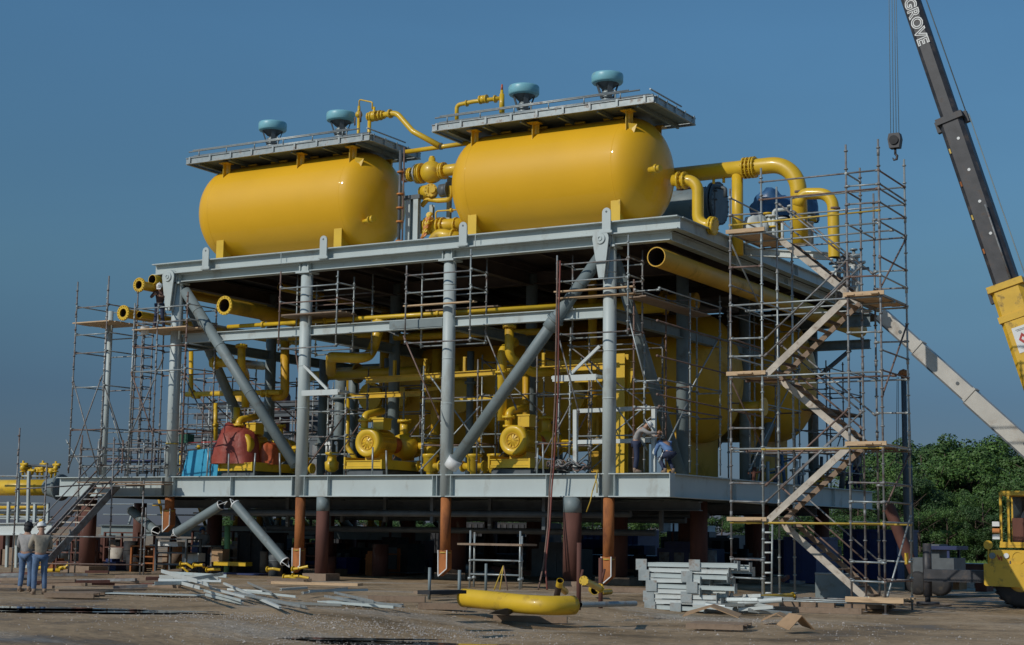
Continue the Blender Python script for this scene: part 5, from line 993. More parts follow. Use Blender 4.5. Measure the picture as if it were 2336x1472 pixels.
for l, pts, r, fl in (('small yellow flanged pipe leaning near the rusty peg', [G(1332, 1325, .75), G(1368, 1342, .55)], .07, 1), ('yellow pipe bend lying behind the thick rusty prop', [G(1278, 1325, .5), G(1275, 1338, .35), G(1290, 1350, .1)], .09, 0), ('long yellow flanged pipe lying right of the galvanised pile', [G(1700, 1364, .08), G(1808, 1359, .08)], .065, 1), ('short yellow pipe offcut behind the rusty pegs', [G(1370, 1352, .1), G(1392, 1350, .1)], .08, 0), ('small yellow ring fitting beside the leaning pipe', [G(1352, 1345, .2), G(1357, 1347, .2)], .12, 0)):
    t = thing('pipe_spool', l, 'pipe', pts[0]); MB().tube(fillet(pts, .3), r, 14, (2, 2)).build('pipe', 'yellow', t)
    if fl: 
        for e, f in ((0, 1), (-1, -2)): MB().flange(pts[e], V(pts[f])-V(pts[e]), r*1.4, .03, 16, 8, .008).build('flange', 'yellow', t)
# galvanised pile
base = G(1590, 1396, -.25); gl = 'galvanised section with square end plates in the pile left of the stair tower'
ang = radians(4)
ex = V((cos(ang), sin(ang), 0)); ey = V((-sin(ang), cos(ang), 0))
def gs(i, row, x0, x1, y, z, plates=True):
    t = thing('galvanised_section', gl, 'steel section', base+ex*x0+ey*y+V((0, 0, z)), 'galvanised sections stacked in the pile')
    a = base+ex*x0+ey*y+V((0, 0, z)); b = base+ex*x1+ey*y+V((0, 0, z+RS.uniform(-.03, .03))); MB().ibeam(a, b, .105, .11, .016, .012, chan=.9 if k == 0 else 0).build('bar', RS.choice(('lgray', 'lgray', 'gray')), t)
    if plates:
        for e, dx in ((a, RS.uniform(0, .1)), (a.lerp(b, .55), RS.uniform(-.1, .1))):
            c = e+ex*dx-ey*.09; MB().bar(c-V((0, 0, .14)), c+V((0, 0, .14)), .3, .014, ey).build('end_plate', 'galv', t)
    c = b; MB().bar(c-V((0, 0, .12)), c+V((0, 0, .12)), .22, .014, ex).build('flange_plate', 'galv', t)
for r_ in range(9):
    for k in range(3):
        x0 = -1.45+RS.uniform(-.15, .25)+.1*(k == 1); gs(r_*3+k, r_, x0, RS.choice((.25, .9, 1.2, 1.45, -.2+.9))+RS.uniform(-.1, .1), -.2+k*.3+RS.uniform(-.05, .05), .1+r_*.135, plates=(k == 0 and r_ % 2 == 0))
for i in range(12):
    a = base+ex*RS.uniform(-.2, 1.6)+ey*RS.uniform(-.9, .3)+V((0, 0, RS.uniform(.05, .45))); d = V((cos(RS.uniform(-.5, .5)), sin(RS.uniform(-.6, .4)), RS.uniform(-.12, .12)))
    piece('galvanised_offcut', 'galvanised offcut at the right foot of the pile by the stair tower', 'steel section', RS.choice(('chan', 'tube', 'ang')), a, a+d*RS.uniform(.5, 1.3), .08, .07, RS.choice(('galv', 'lgray')), 'galvanised offcuts at the foot of the pile', RS.uniform(-.5, .5))
def sheet(label, u, v, L, W, rz, fold_, m='card', z=.05):
    p = G(u, v); c = V((p.x, p.y, gz(p.x, p.y)+z)); ex_ = V((cos(rz), sin(rz), 0)); ey_ = V((-sin(rz), cos(rz), 0)); h = V((0, 0, fold_))
    q = [c-ex_*L/2-ey_*W/2, c-ey_*W/2+h, c+ex_*L/2-ey_*W/2, c+ex_*L/2+ey_*W/2+h*.2, c+ey_*W/2+h*1.1, c-ex_*L/2+ey_*W/2+h*.3]
    n = V((0, 0, .02)); o = MB().add(q+[x_+n for x_ in q], [(0, 1, 4, 5), (1, 2, 3, 4), (6, 7, 10, 11), (7, 8, 9, 10), (0, 1, 7, 6), (1, 2, 8, 7), (2, 3, 9, 8), (3, 4, 10, 9), (4, 5, 11, 10), (5, 0, 6, 11)]).build('cardboard_sheet', m); tag(o, label, 'cardboard')
sheet('flattened brown cardboard on the pallet before the galvanised pile', 1625, 1402, 1.2, .8, .3, .22, z=.2); sheet('folded brown cardboard tent at the right end of the pile', 1815, 1414, .6, .5, .9, .28); sheet('torn cardboard scrap among the galvanised offcuts', 1775, 1398, .7, .5, .2, .18)
t = thing('steel_bin', 'open grey sheet steel bin behind the lower flight of the stair tower', 'bin', G(1905, 1368, -.2)); p = A(1860, 1368, .5); q = A(1930, 1310, .5)
MB().box((p.x, .5, -.25), (q.x, .53, q.z)).box((p.x, .53, -.25), (p.x+.03, 1.6, q.z)).box((q.x-.03, .53, -.25), (q.x, 1.6, q.z)).box((p.x, 1.6, -.25), (q.x, 1.63, q.z)).build('sides', 'gray2', t)
MB().tube([(p.x, .5, q.z), (q.x, .5, q.z)], .03, 8).build('rim', 'galv', t)
# things standing in the shade under the deck
def boxy(name, label, cat, u0, u1, vt, y, d, m, z0=0, vb=None, detail=0, grp=None):
    a = A(u0, vt, y); b = A(u1, vt, y); zb = A(u0, vb, y).z if vb else z0; t = thing(name, label, cat, ((a.x+b.x)/2, y, zb), grp)
    zt = (a.z+b.z)/2; MB().box((a.x, y, zb), (b.x, y+d, zt)).build('body', m, t); r = MB(); r.box((a.x-.04, y-.05, zt-.09), (b.x+.04, y+d+.04, zt+.003)); n = max(2, int((b.x-a.x)/.5))
    for i in range(n+1): x = a.x+(b.x-a.x)*i/n; r.box((x-.03, y-.04, zb+.02), (x+.03, y-.002, zt-.1))
    r.build('ribs', m, t); return t
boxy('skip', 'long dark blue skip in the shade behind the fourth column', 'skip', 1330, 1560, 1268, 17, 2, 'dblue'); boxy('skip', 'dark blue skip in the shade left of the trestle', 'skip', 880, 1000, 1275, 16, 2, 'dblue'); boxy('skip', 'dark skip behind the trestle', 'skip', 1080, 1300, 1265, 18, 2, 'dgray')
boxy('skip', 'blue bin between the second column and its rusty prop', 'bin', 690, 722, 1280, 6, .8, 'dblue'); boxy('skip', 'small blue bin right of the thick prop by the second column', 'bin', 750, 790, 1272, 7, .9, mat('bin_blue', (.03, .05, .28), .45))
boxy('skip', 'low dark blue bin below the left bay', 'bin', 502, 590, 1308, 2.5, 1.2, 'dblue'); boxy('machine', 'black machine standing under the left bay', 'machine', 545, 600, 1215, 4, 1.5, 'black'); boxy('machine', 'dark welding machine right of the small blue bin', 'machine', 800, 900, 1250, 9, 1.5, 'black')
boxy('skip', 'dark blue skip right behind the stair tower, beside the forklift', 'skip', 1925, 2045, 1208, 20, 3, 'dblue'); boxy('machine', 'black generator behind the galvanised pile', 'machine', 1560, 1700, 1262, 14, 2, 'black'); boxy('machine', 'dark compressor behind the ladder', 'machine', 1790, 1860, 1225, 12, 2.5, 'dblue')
t = thing('work_table', 'cluttered steel work table with white cabinets beneath the first column', 'table', A(420, 1300, 2.6)); y = 2.6
MB().box((A(340, 1270, y).x, y, 1.0), (A(480, 1270, y).x, y+.9, 1.05)).build('table_top', 'galv', t)
for u in (345, 410, 475): MB().box((A(u, 1290, y).x, y+.1, 0), (A(u, 1290, y).x+.07, y+.17, 1.0)).build('leg', 'galv2', t)
o = MB().box((A(356, 1260, 2.0).x, 2.0, 1.0), (A(405, 1260, 2.0).x, 2.5, A(380, 1236, 2.0).z)).build('cabinet', 'white'); tag(o, 'white cabinet on the work table just below the first column', 'cabinet')
for i, (u0, u1, v0, v1, y, m, l, c) in enumerate(((415, 440, 1262, 1285, 2.4, 'white', 'small white box on the work table', 'box'), (440, 452, 1282, 1262, 2.4, 'lgray', 'grey box on the work table next to the worker', 'box'), (482, 508, 1253, 1282, 2.6, 'card', 'brown cardboard panel right of the under-deck worker', 'box'), (487, 560, 1283, 1290, 2.5, 'yellow', 'yellow painted plate right of the under-deck worker', 'plate'))):
    a = A(u0, v1, y); b = A(u1, v0, y); o = MB().box((a.x, y, min(a.z, b.z)), (b.x, y+.4, max(a.z, b.z))).build('box', m); tag(o, l, c)
o = MB().tube([A(517, 1310, 3), A(519, 1200, 3)], .11, 14).build('green_post', 'green'); tag(o, 'pale green round post right of the under-deck worker', 'post')
for i, (u, v, y, sx, l) in enumerate(((430, 1303, 4, .8, 'yellow fittings on the ground before the worker\'s feet'), (620, 1290, 5, 1.0, 'heap of yellow pipe fittings behind the cut brace'), (628, 1318, 3, .8, 'low yellow pipes beside the foot of the second column'), (108, 1300, 1, .5, 'yellow fittings behind the two men\'s legs'), (1850, 1290, 3, .6, 'yellow fittings behind the lower stair flight'))):
    t = thing('fittings', l, 'fittings', G(u, v))
    for k in range(4):
        p = G(u, v, .1)+V((RS.uniform(-sx, sx), RS.uniform(-.4, .4), RS.uniform(-.05, .3))); MB().tube(fillet([p, p+V((RS.uniform(.2, .5), 0, .02)), p+V((RS.uniform(.3, .6), .1, RS.uniform(-.2, .3)))], .1), RS.uniform(.04, .07), 10, (2, 2)).flange(p, (1, 0, 0), .1, .03, 12).build('fitting', 'yellow', t)
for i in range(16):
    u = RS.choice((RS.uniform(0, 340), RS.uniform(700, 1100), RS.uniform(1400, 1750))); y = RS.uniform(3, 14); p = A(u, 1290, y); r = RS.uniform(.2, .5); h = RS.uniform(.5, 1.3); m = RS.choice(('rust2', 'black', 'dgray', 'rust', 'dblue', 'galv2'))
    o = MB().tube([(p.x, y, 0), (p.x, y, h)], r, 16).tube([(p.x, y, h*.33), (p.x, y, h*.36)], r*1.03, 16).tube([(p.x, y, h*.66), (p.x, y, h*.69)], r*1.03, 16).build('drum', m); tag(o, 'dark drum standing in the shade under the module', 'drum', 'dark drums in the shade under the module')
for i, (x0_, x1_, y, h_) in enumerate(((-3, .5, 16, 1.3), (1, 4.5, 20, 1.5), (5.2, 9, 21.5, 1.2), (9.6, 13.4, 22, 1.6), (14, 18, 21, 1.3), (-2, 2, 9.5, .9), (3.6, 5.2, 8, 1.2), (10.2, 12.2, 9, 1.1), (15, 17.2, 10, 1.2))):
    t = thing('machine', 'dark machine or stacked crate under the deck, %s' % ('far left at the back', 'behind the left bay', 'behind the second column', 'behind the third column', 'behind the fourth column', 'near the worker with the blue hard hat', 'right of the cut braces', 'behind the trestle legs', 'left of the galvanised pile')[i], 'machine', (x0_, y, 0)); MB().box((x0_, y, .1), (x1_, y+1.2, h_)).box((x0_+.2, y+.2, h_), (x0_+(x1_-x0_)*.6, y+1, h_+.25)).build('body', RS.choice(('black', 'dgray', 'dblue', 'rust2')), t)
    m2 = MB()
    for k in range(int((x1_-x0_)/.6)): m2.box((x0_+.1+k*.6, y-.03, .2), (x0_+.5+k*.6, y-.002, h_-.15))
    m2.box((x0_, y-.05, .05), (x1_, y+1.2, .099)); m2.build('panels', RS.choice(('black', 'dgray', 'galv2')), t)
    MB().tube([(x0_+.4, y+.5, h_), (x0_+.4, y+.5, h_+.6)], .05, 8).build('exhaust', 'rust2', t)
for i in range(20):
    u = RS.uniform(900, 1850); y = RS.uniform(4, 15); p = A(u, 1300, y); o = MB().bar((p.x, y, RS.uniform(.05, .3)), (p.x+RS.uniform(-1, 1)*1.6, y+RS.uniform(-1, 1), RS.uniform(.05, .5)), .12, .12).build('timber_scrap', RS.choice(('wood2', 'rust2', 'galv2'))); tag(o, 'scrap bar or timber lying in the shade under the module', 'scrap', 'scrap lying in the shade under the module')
# left background: pipe skid
t = thing('flanged_pipe', 'fat yellow pipe ending in a blue-grey bell flange at the far left', 'pipe', A(60, 1115, 4)); y = 4; a = A(-60, 1113, y); b = A(112, 1114, y); b.z = a.z
MB().tube([a, b], .34, 26).build('pipe', 'yellow', t); MB().lathe(b, (1, 0, 0), [(-.1, .34), (.1, .38), (.45, .46), (.62, .48), (.62, .55), (.74, .55), (.74, .0)], 30).flange(b+V((.68, 0, 0)), (1, 0, 0), .56, .05, 30, 20, .03).build('bell_flange', 'gray2', t)
t = thing('valve_rack', 'rack of small yellow valves above the fat yellow pipe at the far left', 'valves', A(95, 1080, 5))
for i in range(9): p = A(55+i*9+RS.uniform(-4, 4), 1092, 5+RS.uniform(-.5, .8)); h_ = RS.uniform(.4, .8); MB().tube([p, p+V((0, 0, h_))], .05, 8).tube([p+V((-.15, 0, h_*.8)), p+V((.25, 0, h_*.8))], .06, 8).sphere(p+V((0, 0, h_*.6)), RS.uniform(.1, .15), 10, 6).flange(p+V((0, 0, .3)), (0, 0, 1), .13, .05, 10).build('valve', 'yellow', t)
MB().tube([A(50, 1060, 5), A(135, 1066, 5)], .06, 8).build('rail', 'dgray', t)
t = thing('pipe_skid', 'low grey steel skid with handrails and pipes at the far left edge', 'skid', A(60, 1200, 2)); y = 2.5
MB().ibeam(A(-40, 1208, y), A(118, 1206, y), .5, .3).build('beam', 'lgray', t); MB().ibeam(A(-30, 1180, y+2), A(120, 1182, y+2), .15, .2).build('beam', 'gray', t)
for u, v0 in ((42, 1080), (66, 1075), (110, 1150), (20, 1145), (80, 1150)): MB().bar(A(u, v0, y+.5), A(u-6, 1330, y+.5), .12, .1, (0, 1, 0)).build('post', 'gray', t)
for v in (1086, 1148, 1165, 1180): MB().tube([A(-20, v, y+.6), A(112, v+1, y+.6)], .04, 8).build('rail', 'galv', t)
for k in range(5): MB().tube([A(-20, 1158+6*k, y+2+k*.3), A(110, 1157+6*k, y+2+k*.3)], .07, 8).build('pipe', ('yellow', 'galv', 'gray', 'yellow', 'dgray')[k], t)
for i in range(8): p = A(10+i*13, 1300, 6); o = MB().box((p.x-.25, 5, 0), (p.x+.2, 5.6, RS.uniform(.6, 1.5))).build('crate', RS.choice(('rust2', 'wood2', 'dgray'))); tag(o, 'dark crate under the pipe skid at the far left', 'crate', 'dark crates under the pipe skid at the far left')

# crowded yard behind the left stair and under the left bays
def frame_thing(x, y, w_, d, h, m, label):
    t = thing('storage_rack', label, 'rack', (x, y, 0), 'dark racks and frames in the clutter under the left bays')
    for a in (0, w_):
        for b in (0, d): MB().box((x+a-.04, y+b-.04, -.02), (x+a+.04, y+b+.04, h)).build('leg', m, t)
    for z in (.35, h*.6, h): MB().box((x-.03, y-.03, z-.05), (x+w_+.03, y+d+.03, z)).build('shelf', m, t)
RC = random.Random(41)
for i, (x, y, w_, d, h, m) in enumerate(((-6.6, 1.0, 1.3, .8, 1.2, 'rust2'), (-4.2, 2.6, 1.2, .8, 1.0, 'rust'), (-2.2, 1.8, 1.5, .8, 1.3, 'dgray'), (-7.5, 4.5, 1.8, 1, 1.5, 'rust2'), (-1.0, 4.2, 1.6, 1, 1.0, 'galv2'), (1.6, 5.4, 1.4, .8, 1.2, 'rust2'), (-9, 2, 1.5, 1, 1.3, 'dgray'), (-5.4, 7.5, 2.2, 1, 1.6, 'rust2'), (-2.4, 8.2, 2.2, 1, 1.5, 'dgray'))): frame_thing(x, y, w_, d, h, m, 'dark rack or frame in the cluttered yard under the left bays')
for i in range(34):
    x = RC.uniform(-10, 4.5); y = RC.uniform(.8, 11); h = RC.uniform(.3, 1.1); w_ = RC.uniform(.3, .9); m = RC.choice(('rust2', 'rust', 'dgray', 'wood2', 'black', 'galv2', 'dblue', 'stringer', 'wood2'))
    if i % 3: o = MB().box((x, y, -.02), (x+w_, y+.6, h)).box((x-.03, y-.03, h*.75), (x+w_+.03, y+.63, h*.8)).box((x+.05, y+.05, h), (x+w_*.6, y+.5, h+.12)).build('crate', m)
    else: o = MB().tube([(x, y, -.02), (x, y, h+.2)], w_*.45, 16).tube([(x, y, h*.5), (x, y, h*.55)], w_*.47, 16).build('crate', m)
    tag(o, 'dark crate or drum in the cluttered yard under the left bays', 'crate', 'crates and drums cluttering the yard under the left bays')
for i in range(26):
    u = RC.uniform(0, 420); p = G(u, RC.uniform(1318, 1345)); a = RC.uniform(-.2, .9); L = RC.uniform(.6, 2.4); d = V((cos(a), sin(a), 0)); z = RC.uniform(.04, .3)
    o = MB().bar(V((p.x, p.y, z))-d*L/2, V((p.x, p.y, z+RC.uniform(-.03, .1)))+d*L/2, .12, .08).build('batten', RC.choice(('wood2', 'wood2', 'rust2', 'stringer', 'galv2'))); tag(o, 'dirty batten or bar lying on the ground round the left stair', 'batten', 'battens strewn round the foot of the left stair')
t = thing('pipe_module', 'grey skid with yellow valves and pale pipes far behind the left stair', 'skid', (-8, 14, 0))
MB().ibeam((-16, 13, 1.55), (3, 13, 1.55), .5, .4).build('beam', 'gray2', t); MB().box((-16, 13.2, 1.8), (3, 17, 1.83)).build('deck', 'dgray', t)
for i in range(10): x = -15.5+i*1.95; MB().box((x, 13.05, -.02), (x+.2, 13.25, 1.3)).build('leg', 'rust2', t)
for i in range(26):
    x = RC.uniform(-15, 3); h = RC.uniform(.5, 1.4); MB().tube([(x, 13.6+RC.random()*2, 1.83), (x, 14, 1.83+h)], RC.uniform(.05, .16), 10).flange((x, 13.9, 1.8+h*.7), (0, 0, 1), .2, .06, 12).build('pipe_stub', RC.choice(('yellow', 'yshade', 'lgray', 'gray', 'galv2', 'dgray')), t)
for z in (2.3, 2.8): MB().tube([(-16, 13.1, z), (3, 13.1, z)], .035, 8).build('rail', 'galv', t)
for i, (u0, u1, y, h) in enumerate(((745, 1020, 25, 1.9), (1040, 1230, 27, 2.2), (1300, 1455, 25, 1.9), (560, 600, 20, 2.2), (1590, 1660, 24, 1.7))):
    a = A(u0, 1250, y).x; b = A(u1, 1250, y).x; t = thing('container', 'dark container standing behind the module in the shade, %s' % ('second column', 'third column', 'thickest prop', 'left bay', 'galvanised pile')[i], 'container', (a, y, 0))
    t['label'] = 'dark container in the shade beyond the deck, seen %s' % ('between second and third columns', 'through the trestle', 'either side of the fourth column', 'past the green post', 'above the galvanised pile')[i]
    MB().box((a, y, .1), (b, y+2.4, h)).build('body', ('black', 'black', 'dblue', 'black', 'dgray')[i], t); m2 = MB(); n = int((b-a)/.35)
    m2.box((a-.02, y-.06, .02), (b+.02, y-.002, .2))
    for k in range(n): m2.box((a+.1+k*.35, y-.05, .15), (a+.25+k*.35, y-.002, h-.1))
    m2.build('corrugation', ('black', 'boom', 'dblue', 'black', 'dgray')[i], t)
# fine clutter on the right half of the lower deck
for i in range(22):
    u = RC.uniform(1700, 1975); y = RC.uniform(9, 19); x = min(A(u, 1080, y).x, 19.6); h = RC.uniform(.3, 1.3); m = RC.choice(('galv', 'lgray', 'dgray', 'galv2', 'tarpb', 'rust2', 'yshade'))
    o = MB().tube([(x, y, 3.59), (x+RC.uniform(-.2, .2), y, 3.59+h)], RC.uniform(.03, .12), 8).tube([(x-.2, y, 3.59+h*.6), (x+.3, y, 3.59+h*.7)], .04, 8).build('pipe_stub', m); tag(o, 'small pipe stub or stanchion on the lower deck behind the stair tower', 'pipe stub', 'stubs and stanchions on the deck behind the stair tower')
# ---------------------------------------------------------------- cranes
def text_part(txt, size, org, xdir, ydir, m, parent, off=0., th=.004, nm='lettering'):
    cu = bpy.data.curves.new('lettering', 'FONT'); cu.body = txt; cu.size = size; cu.offset = off; cu.extrude = th; cu.resolution_u = 3; cu.space_character = 1.02
    o = bpy.data.objects.new('tmp', cu); C.objects.link(o); dg = bpy.context.evaluated_depsgraph_get(); dg.update(); me = bpy.data.meshes.new_from_object(o.evaluated_get(dg)); bpy.data.objects.remove(o); bpy.data.curves.remove(cu)
    x = V(xdir).normalized(); y = V(ydir); y = (y-x*y.dot(x)).normalized(); z = x.cross(y); mb = MB()
    mb.add([V(org)+x*v.co.x+y*v.co.y+z*v.co.z for v in me.vertices], [tuple(p.vertices) for p in me.polygons]); bpy.data.meshes.remove(me); return mb.build(nm, m, parent)
YB = 5.0
crane = thing('mobile_crane', 'yellow mobile crane with a long black telescopic boom at the right edge', 'crane', (30.3, 4, -.25))
def bp(u, v): return A(u, v, YB)
# axis of the boom in the plane y = YB, centre line through measured points
c_bot = bp(2385, 965); c0 = bp(2300, 655); c1 = bp(2172, 268); c2 = bp(2073, -5); ax = (c2-c_bot).normalized()
ax = (bp(2078, 0)-bp(2300, 655)).normalized(); sx = V((0, 1, 0)).cross(ax).normalized()
if sx.x < 0: sx = -sx
def seg(p, L, w_, d, m, nm):
    mb = MB(); p = V(p); q = p+ax*L; ch = .12
    prof = [(-w_/2+ch, -d/2), (w_/2-ch, -d/2), (w_/2, -d/2+ch), (w_/2, d/2-ch), (w_/2-ch, d/2), (-w_/2+ch, d/2), (-w_/2, d/2-ch), (-w_/2, -d/2+ch)]
    mb.prism([p+sx*a+V((0, 1, 0))*b for a, b in prof], (0, 0, 0), q-p); return mb.build(nm, m, crane)
start = bp(2300, 655)
seg(start-ax*7.4, 7.4, .98, .9, 'ycrane', 'base_boom')
L1 = (bp(2172, 275)-start).length; seg(start, L1, .74, .7, 'boom', 'boom_section')
p1 = start+ax*L1; seg(p1, 14, .56, .54, 'boom', 'boom_section')
for p, w_, d, m in ((start, 1.12, 1.0, 'ycrane'), (start-ax*1.0, 1.04, .96, 'ycrane'), (p1, .86, .8, 'boom'), (start-ax*4.4, 1.04, .95, 'ycrane')):
    MB().bar(p-ax*.1, p+ax*.1, d, w_, sx).build('boom_collar', m, crane)
mb = MB()
for q_ in (p1-sx*.46, p1+sx*.46, start-sx*.58-ax*.1): MB().bar(q_-ax*.25, q_+ax*.12, .2, .13, sx).build('guide_pad', 'boom', crane)
MB().tube([start+sx*.62-ax*5, p1+sx*.56], .02, 6).tube([p1+sx*.5, p1+sx*.36+ax*14], .02, 6).build('hoist_rope', 'gray2', crane)
MB().tube([start+sx*.22-V((0, .47, 0)), start+sx*.22-V((0, .47, 0))+ax*2.6], .03, 8).build('hose', 'galv2', crane)
for k in range(4): c = start+ax*(L1*(.30+.19*k))+sx*.08-V((0, .355, 0)); MB().flange(c, (0, 1, 0), .05, .02, 8).build('white_mark', 'white', crane)
for k in range(4): c = start+ax*(L1*(.22+.2*k))-sx*.29-V((0, .354, 0)); MB().bar(c-ax*.09, c+ax*.07, .02, .05, sx).build('yellow_mark', 'ytube' if k % 2 else 'rust', crane)
fr_ = V((0, -.276, 0)); dn = -ax
gl_ = (bp(2078, 3)-p1).dot(ax)
text_part('GROVE', .50, p1+ax*gl_-sx*.17+fr_-V((0, .004, 0)), dn, sx, 'white', crane, .022); text_part('GROVE', .50, p1+ax*gl_-sx*.17+fr_-V((0, .012, 0)), dn, sx, 'boom', crane, -.012, nm='letter_face')
pc = start-ax*1.75+sx*.02-V((0, .456, 0)); MB().bar(pc-ax*.4, pc+ax*.4, .012, .5, sx).build('placard', 'white', crane)
q = pc-V((0, .012, 0)); dm = [q+ax*.19, q+sx*.14, q-ax*.19, q-sx*.14]; MB().prism(dm, (0, -.004, 0), (0, 0, 0)).build('red_diamond', 'red', crane)
q = q-V((0, .009, 0)); dm = [q+ax*.07, q+sx*.055, q-ax*.07, q-sx*.055]; MB().prism(dm, (0, -.004, 0), (0, 0, 0)).build('diamond_centre', 'white', crane)
q = pc-V((0, .01, 0))
for k, h in ((.31, .30), (.27, .24), (-.27, .30), (-.31, .2)): MB().bar(q+ax*k-sx*h/2, q+ax*k+sx*h/2, .006, .012, ax).build('text_line', 'dgray', crane)
# chassis
gy = 2.5; gzr = -.25; P_ = lambda u, v, y=gy: A(u, v, y)
xl = P_(2245, 1335).x; xr = xl+2.9; zb = P_(2260, 1337).z; zm = P_(2260, 1286).z; zt = P_(2270, 1255).z
ch = MB(); ch.prism([(xl, 0, zb+.04), (xl+.05, 0, zb), (xl+1.0, 0, zb-.02), (xl+1.1, 0, zb-.12), (xl+1.4, 0, zb-.12), (xl+1.5, 0, zb-.02), (xr, 0, zb), (xr, 0, zm), (xl, 0, zm)], (0, gy, 0), (0, gy+3, 0)).prism([(xl+.14, 0, zm), (xr-.1, 0, zm), (xr-.15, 0, zt), (xl+.2, 0, zt)], (0, gy+.06, 0), (0, gy+2.9, 0)); ch.box((xr-.02, gy+.3, zb), (xl+7, gy+2.8, zm+.2)); ch.build('chassis', 'ycrane', crane)
for s_ in (xl+1.0, xl+5.2):
    for yy, sg in ((gy+.15, 1), (gy+2.5, -1)):
        ty = MB().lathe((s_, yy, gzr+.80), (0, 1, 0), [(0, .35), (.02, .64), (.06, .76), (.14, .80), (.46, .80), (.54, .76), (.58, .64), (.6, .35)], 40)
        for k in range(26): a = 2*pi*k/26; ty.bar((s_+.805*cos(a), yy+.06, gzr+.80+.805*sin(a)), (s_+.805*cos(a+.1), yy+.54, gzr+.80+.805*sin(a+.1)), .07, .05, (cos(a), 0, sin(a)))
        tt = ty.build('tyre', 'black', crane); MB().lathe((s_, yy-.01, gzr+.80), (0, 1, 0), [(0, 0), (0, .2), (.06, .33), (.02, .37)], 24).build('rim', 'ycrane', tt)
MB().box((xl+.3, gy+.85, zb-.25), (xr-.4, gy+2.4, zb-.1)).build('axle', 'black', crane)
ob = MB(); a = P_(2118, 1302, gy+.4); b = P_(2250, 1302, gy+.4); za = P_(2180, 1328, gy+.4).z; ob.box((a.x-.1, gy+.25, za), (xl+.2, gy+.6, P_(2180, 1300, gy+.4).z)); ob.build('outrigger_beam', 'boom', crane)
jx = P_(2115, 1300, gy+.4).x; MB().tube([(jx, gy+.42, gzr+.25), (jx, gy+.42, P_(2115, 1240).z)], .13, 14).tube([(jx, gy+.42, gzr+.05), (jx, gy+.42, gzr+.5)], .08, 12).flange((jx, gy+.42, gzr+.04), (0, 0, 1), .34, .08, 20).build('outrigger_jack', 'boom', crane)
MB().box((jx-.8, gy+.1, gzr-.02), (jx+.6, gy+.8, gzr+.01)).build('jack_pad', 'wood2', crane)
m_ = P_(2253, 1245); MB().tube([(m_.x, gy+.1, zm), (m_.x, gy+.1, m_.z)], .03, 8).flange((m_.x, gy+.06, m_.z+.02), (.2, -1, 0), .13, .05, 20).build('mirror', 'ycrane', crane)
for u, r, m, nm in ((2296, .075, 'white', 'headlamp'), (2264, .09, 'gray2', 'emblem')):
    c = P_(u, 1268, gy+.05); MB().flange((c.x, gy+.04, c.z), (0, 1, 0), r, .05, 18).build(nm, m, crane)
c = P_(2281, 1272, gy+.05)
for dx, dz, a_ in ((-.05, .02, 1.9), (0, -.02, 1.1), (.05, -.03, 1.6)): 
    d = V((cos(a_), 0, sin(a_)))*.06; MB().bar(V((c.x+dx, gy+.045, c.z+dz))-d, V((c.x+dx, gy+.045, c.z+dz))+d, .01, .03, (1, 0, 0)).build('red_decal', 'red', crane)
c = P_(2322, 1272, gy+.05); MB().flange((c.x, gy+.05, c.z), (0, 1, 0), .2, .02, 20, hole=.15).build('tow_ring', 'ycrane', crane)
MB().bar((c.x-.22, gy+.045, c.z-.4), (c.x-.22, gy+.045, c.z-.1), .02, .03, (1, 0, 0)).build('handle', 'dgray', crane)
# cab
cy0 = gy+1.2; ca = P_(2285, 1240, cy0); cb = P_(2287, 1127, cy0); cx0 = ca.x; cx1 = cx0+1.15; cz0 = ca.z; cz1 = cb.z
k = MB()
for x in (cx0, cx0+.22, cx1): k.bar((x, cy0, cz0), (x, cy0, cz1), .07, .06, (0, 1, 0)); k.bar((x, cy0+1.5, cz0), (x, cy0+1.5, cz1), .07, .06, (0, 1, 0))
for z in (cz0, cz1): k.bar((cx0-.04, cy0, z), (cx1+.04, cy0, z), .08, .09); k.bar((cx0-.04, cy0+1.5, z), (cx1+.04, cy0+1.5, z), .08, .09); k.bar((cx0, cy0, z), (cx0, cy0+1.5, z), .08, .09); k.bar((cx1, cy0, z), (cx1, cy0+1.5, z), .08, .09)
k.box((cx0, cy0-.02, cz1+.045), (cx1, cy0+1.5, cz1+.09)); k.box((cx0-.05, cy0-.05, cz0-.12), (cx1+.05, cy0+1.55, cz0-.05)); k.build('cab_frame', 'ycrane', crane)
MB().box((cx0+.35, cy0+.8, cz0), (cx0+1.0, cy0+1.3, cz0+.5)).box((cx0+.35, cy0+1.2, cz0+.5), (cx0+1.0, cy0+1.35, cz0+1.1)).build('seat', 'black', crane)
MB().box((cx0+.3, cy0+.1, cz0), (cx0+.9, cy0+.3, cz0+.75)).build('console', 'rust2', crane)
MB().box((cx0+.02, cy0+1.46, cz0+.3), (cx1-.02, cy0+1.49, cz1-.05)).build('rear_window', 'glass', crane)
for z, m in ((cz0+.12, 'white'), (cz0+.3, 'orange'), (cz0+.5, 'white')): MB().box((cx0-.24, cy0-.1, z), (cx0-.03, cy0+.1, z+.14)).build('lamp_cluster', m, crane)
MB().tube([(cx0+.65, cy0+.7, cz1+.09), (cx0+.65, cy0+.7, cz1+.32)], .09, 12).build('beacon_base', 'rust2', crane); MB().sphere((cx0+.65, cy0+.7, cz1+.36), .1, 12, 8).build('beacon', 'orange', crane)
MB().box((xl+2.2, gy+1.0, zm+.25), (xr+3, gy+2.8, cz1-.4)).build('superstructure', 'ycrane', crane)
MB().tube([start-ax*6.8-V((0, 0, .3)), (xr-.6, YB, zm+.5)], .16, 14).build('lift_cylinder', 'galv', crane)
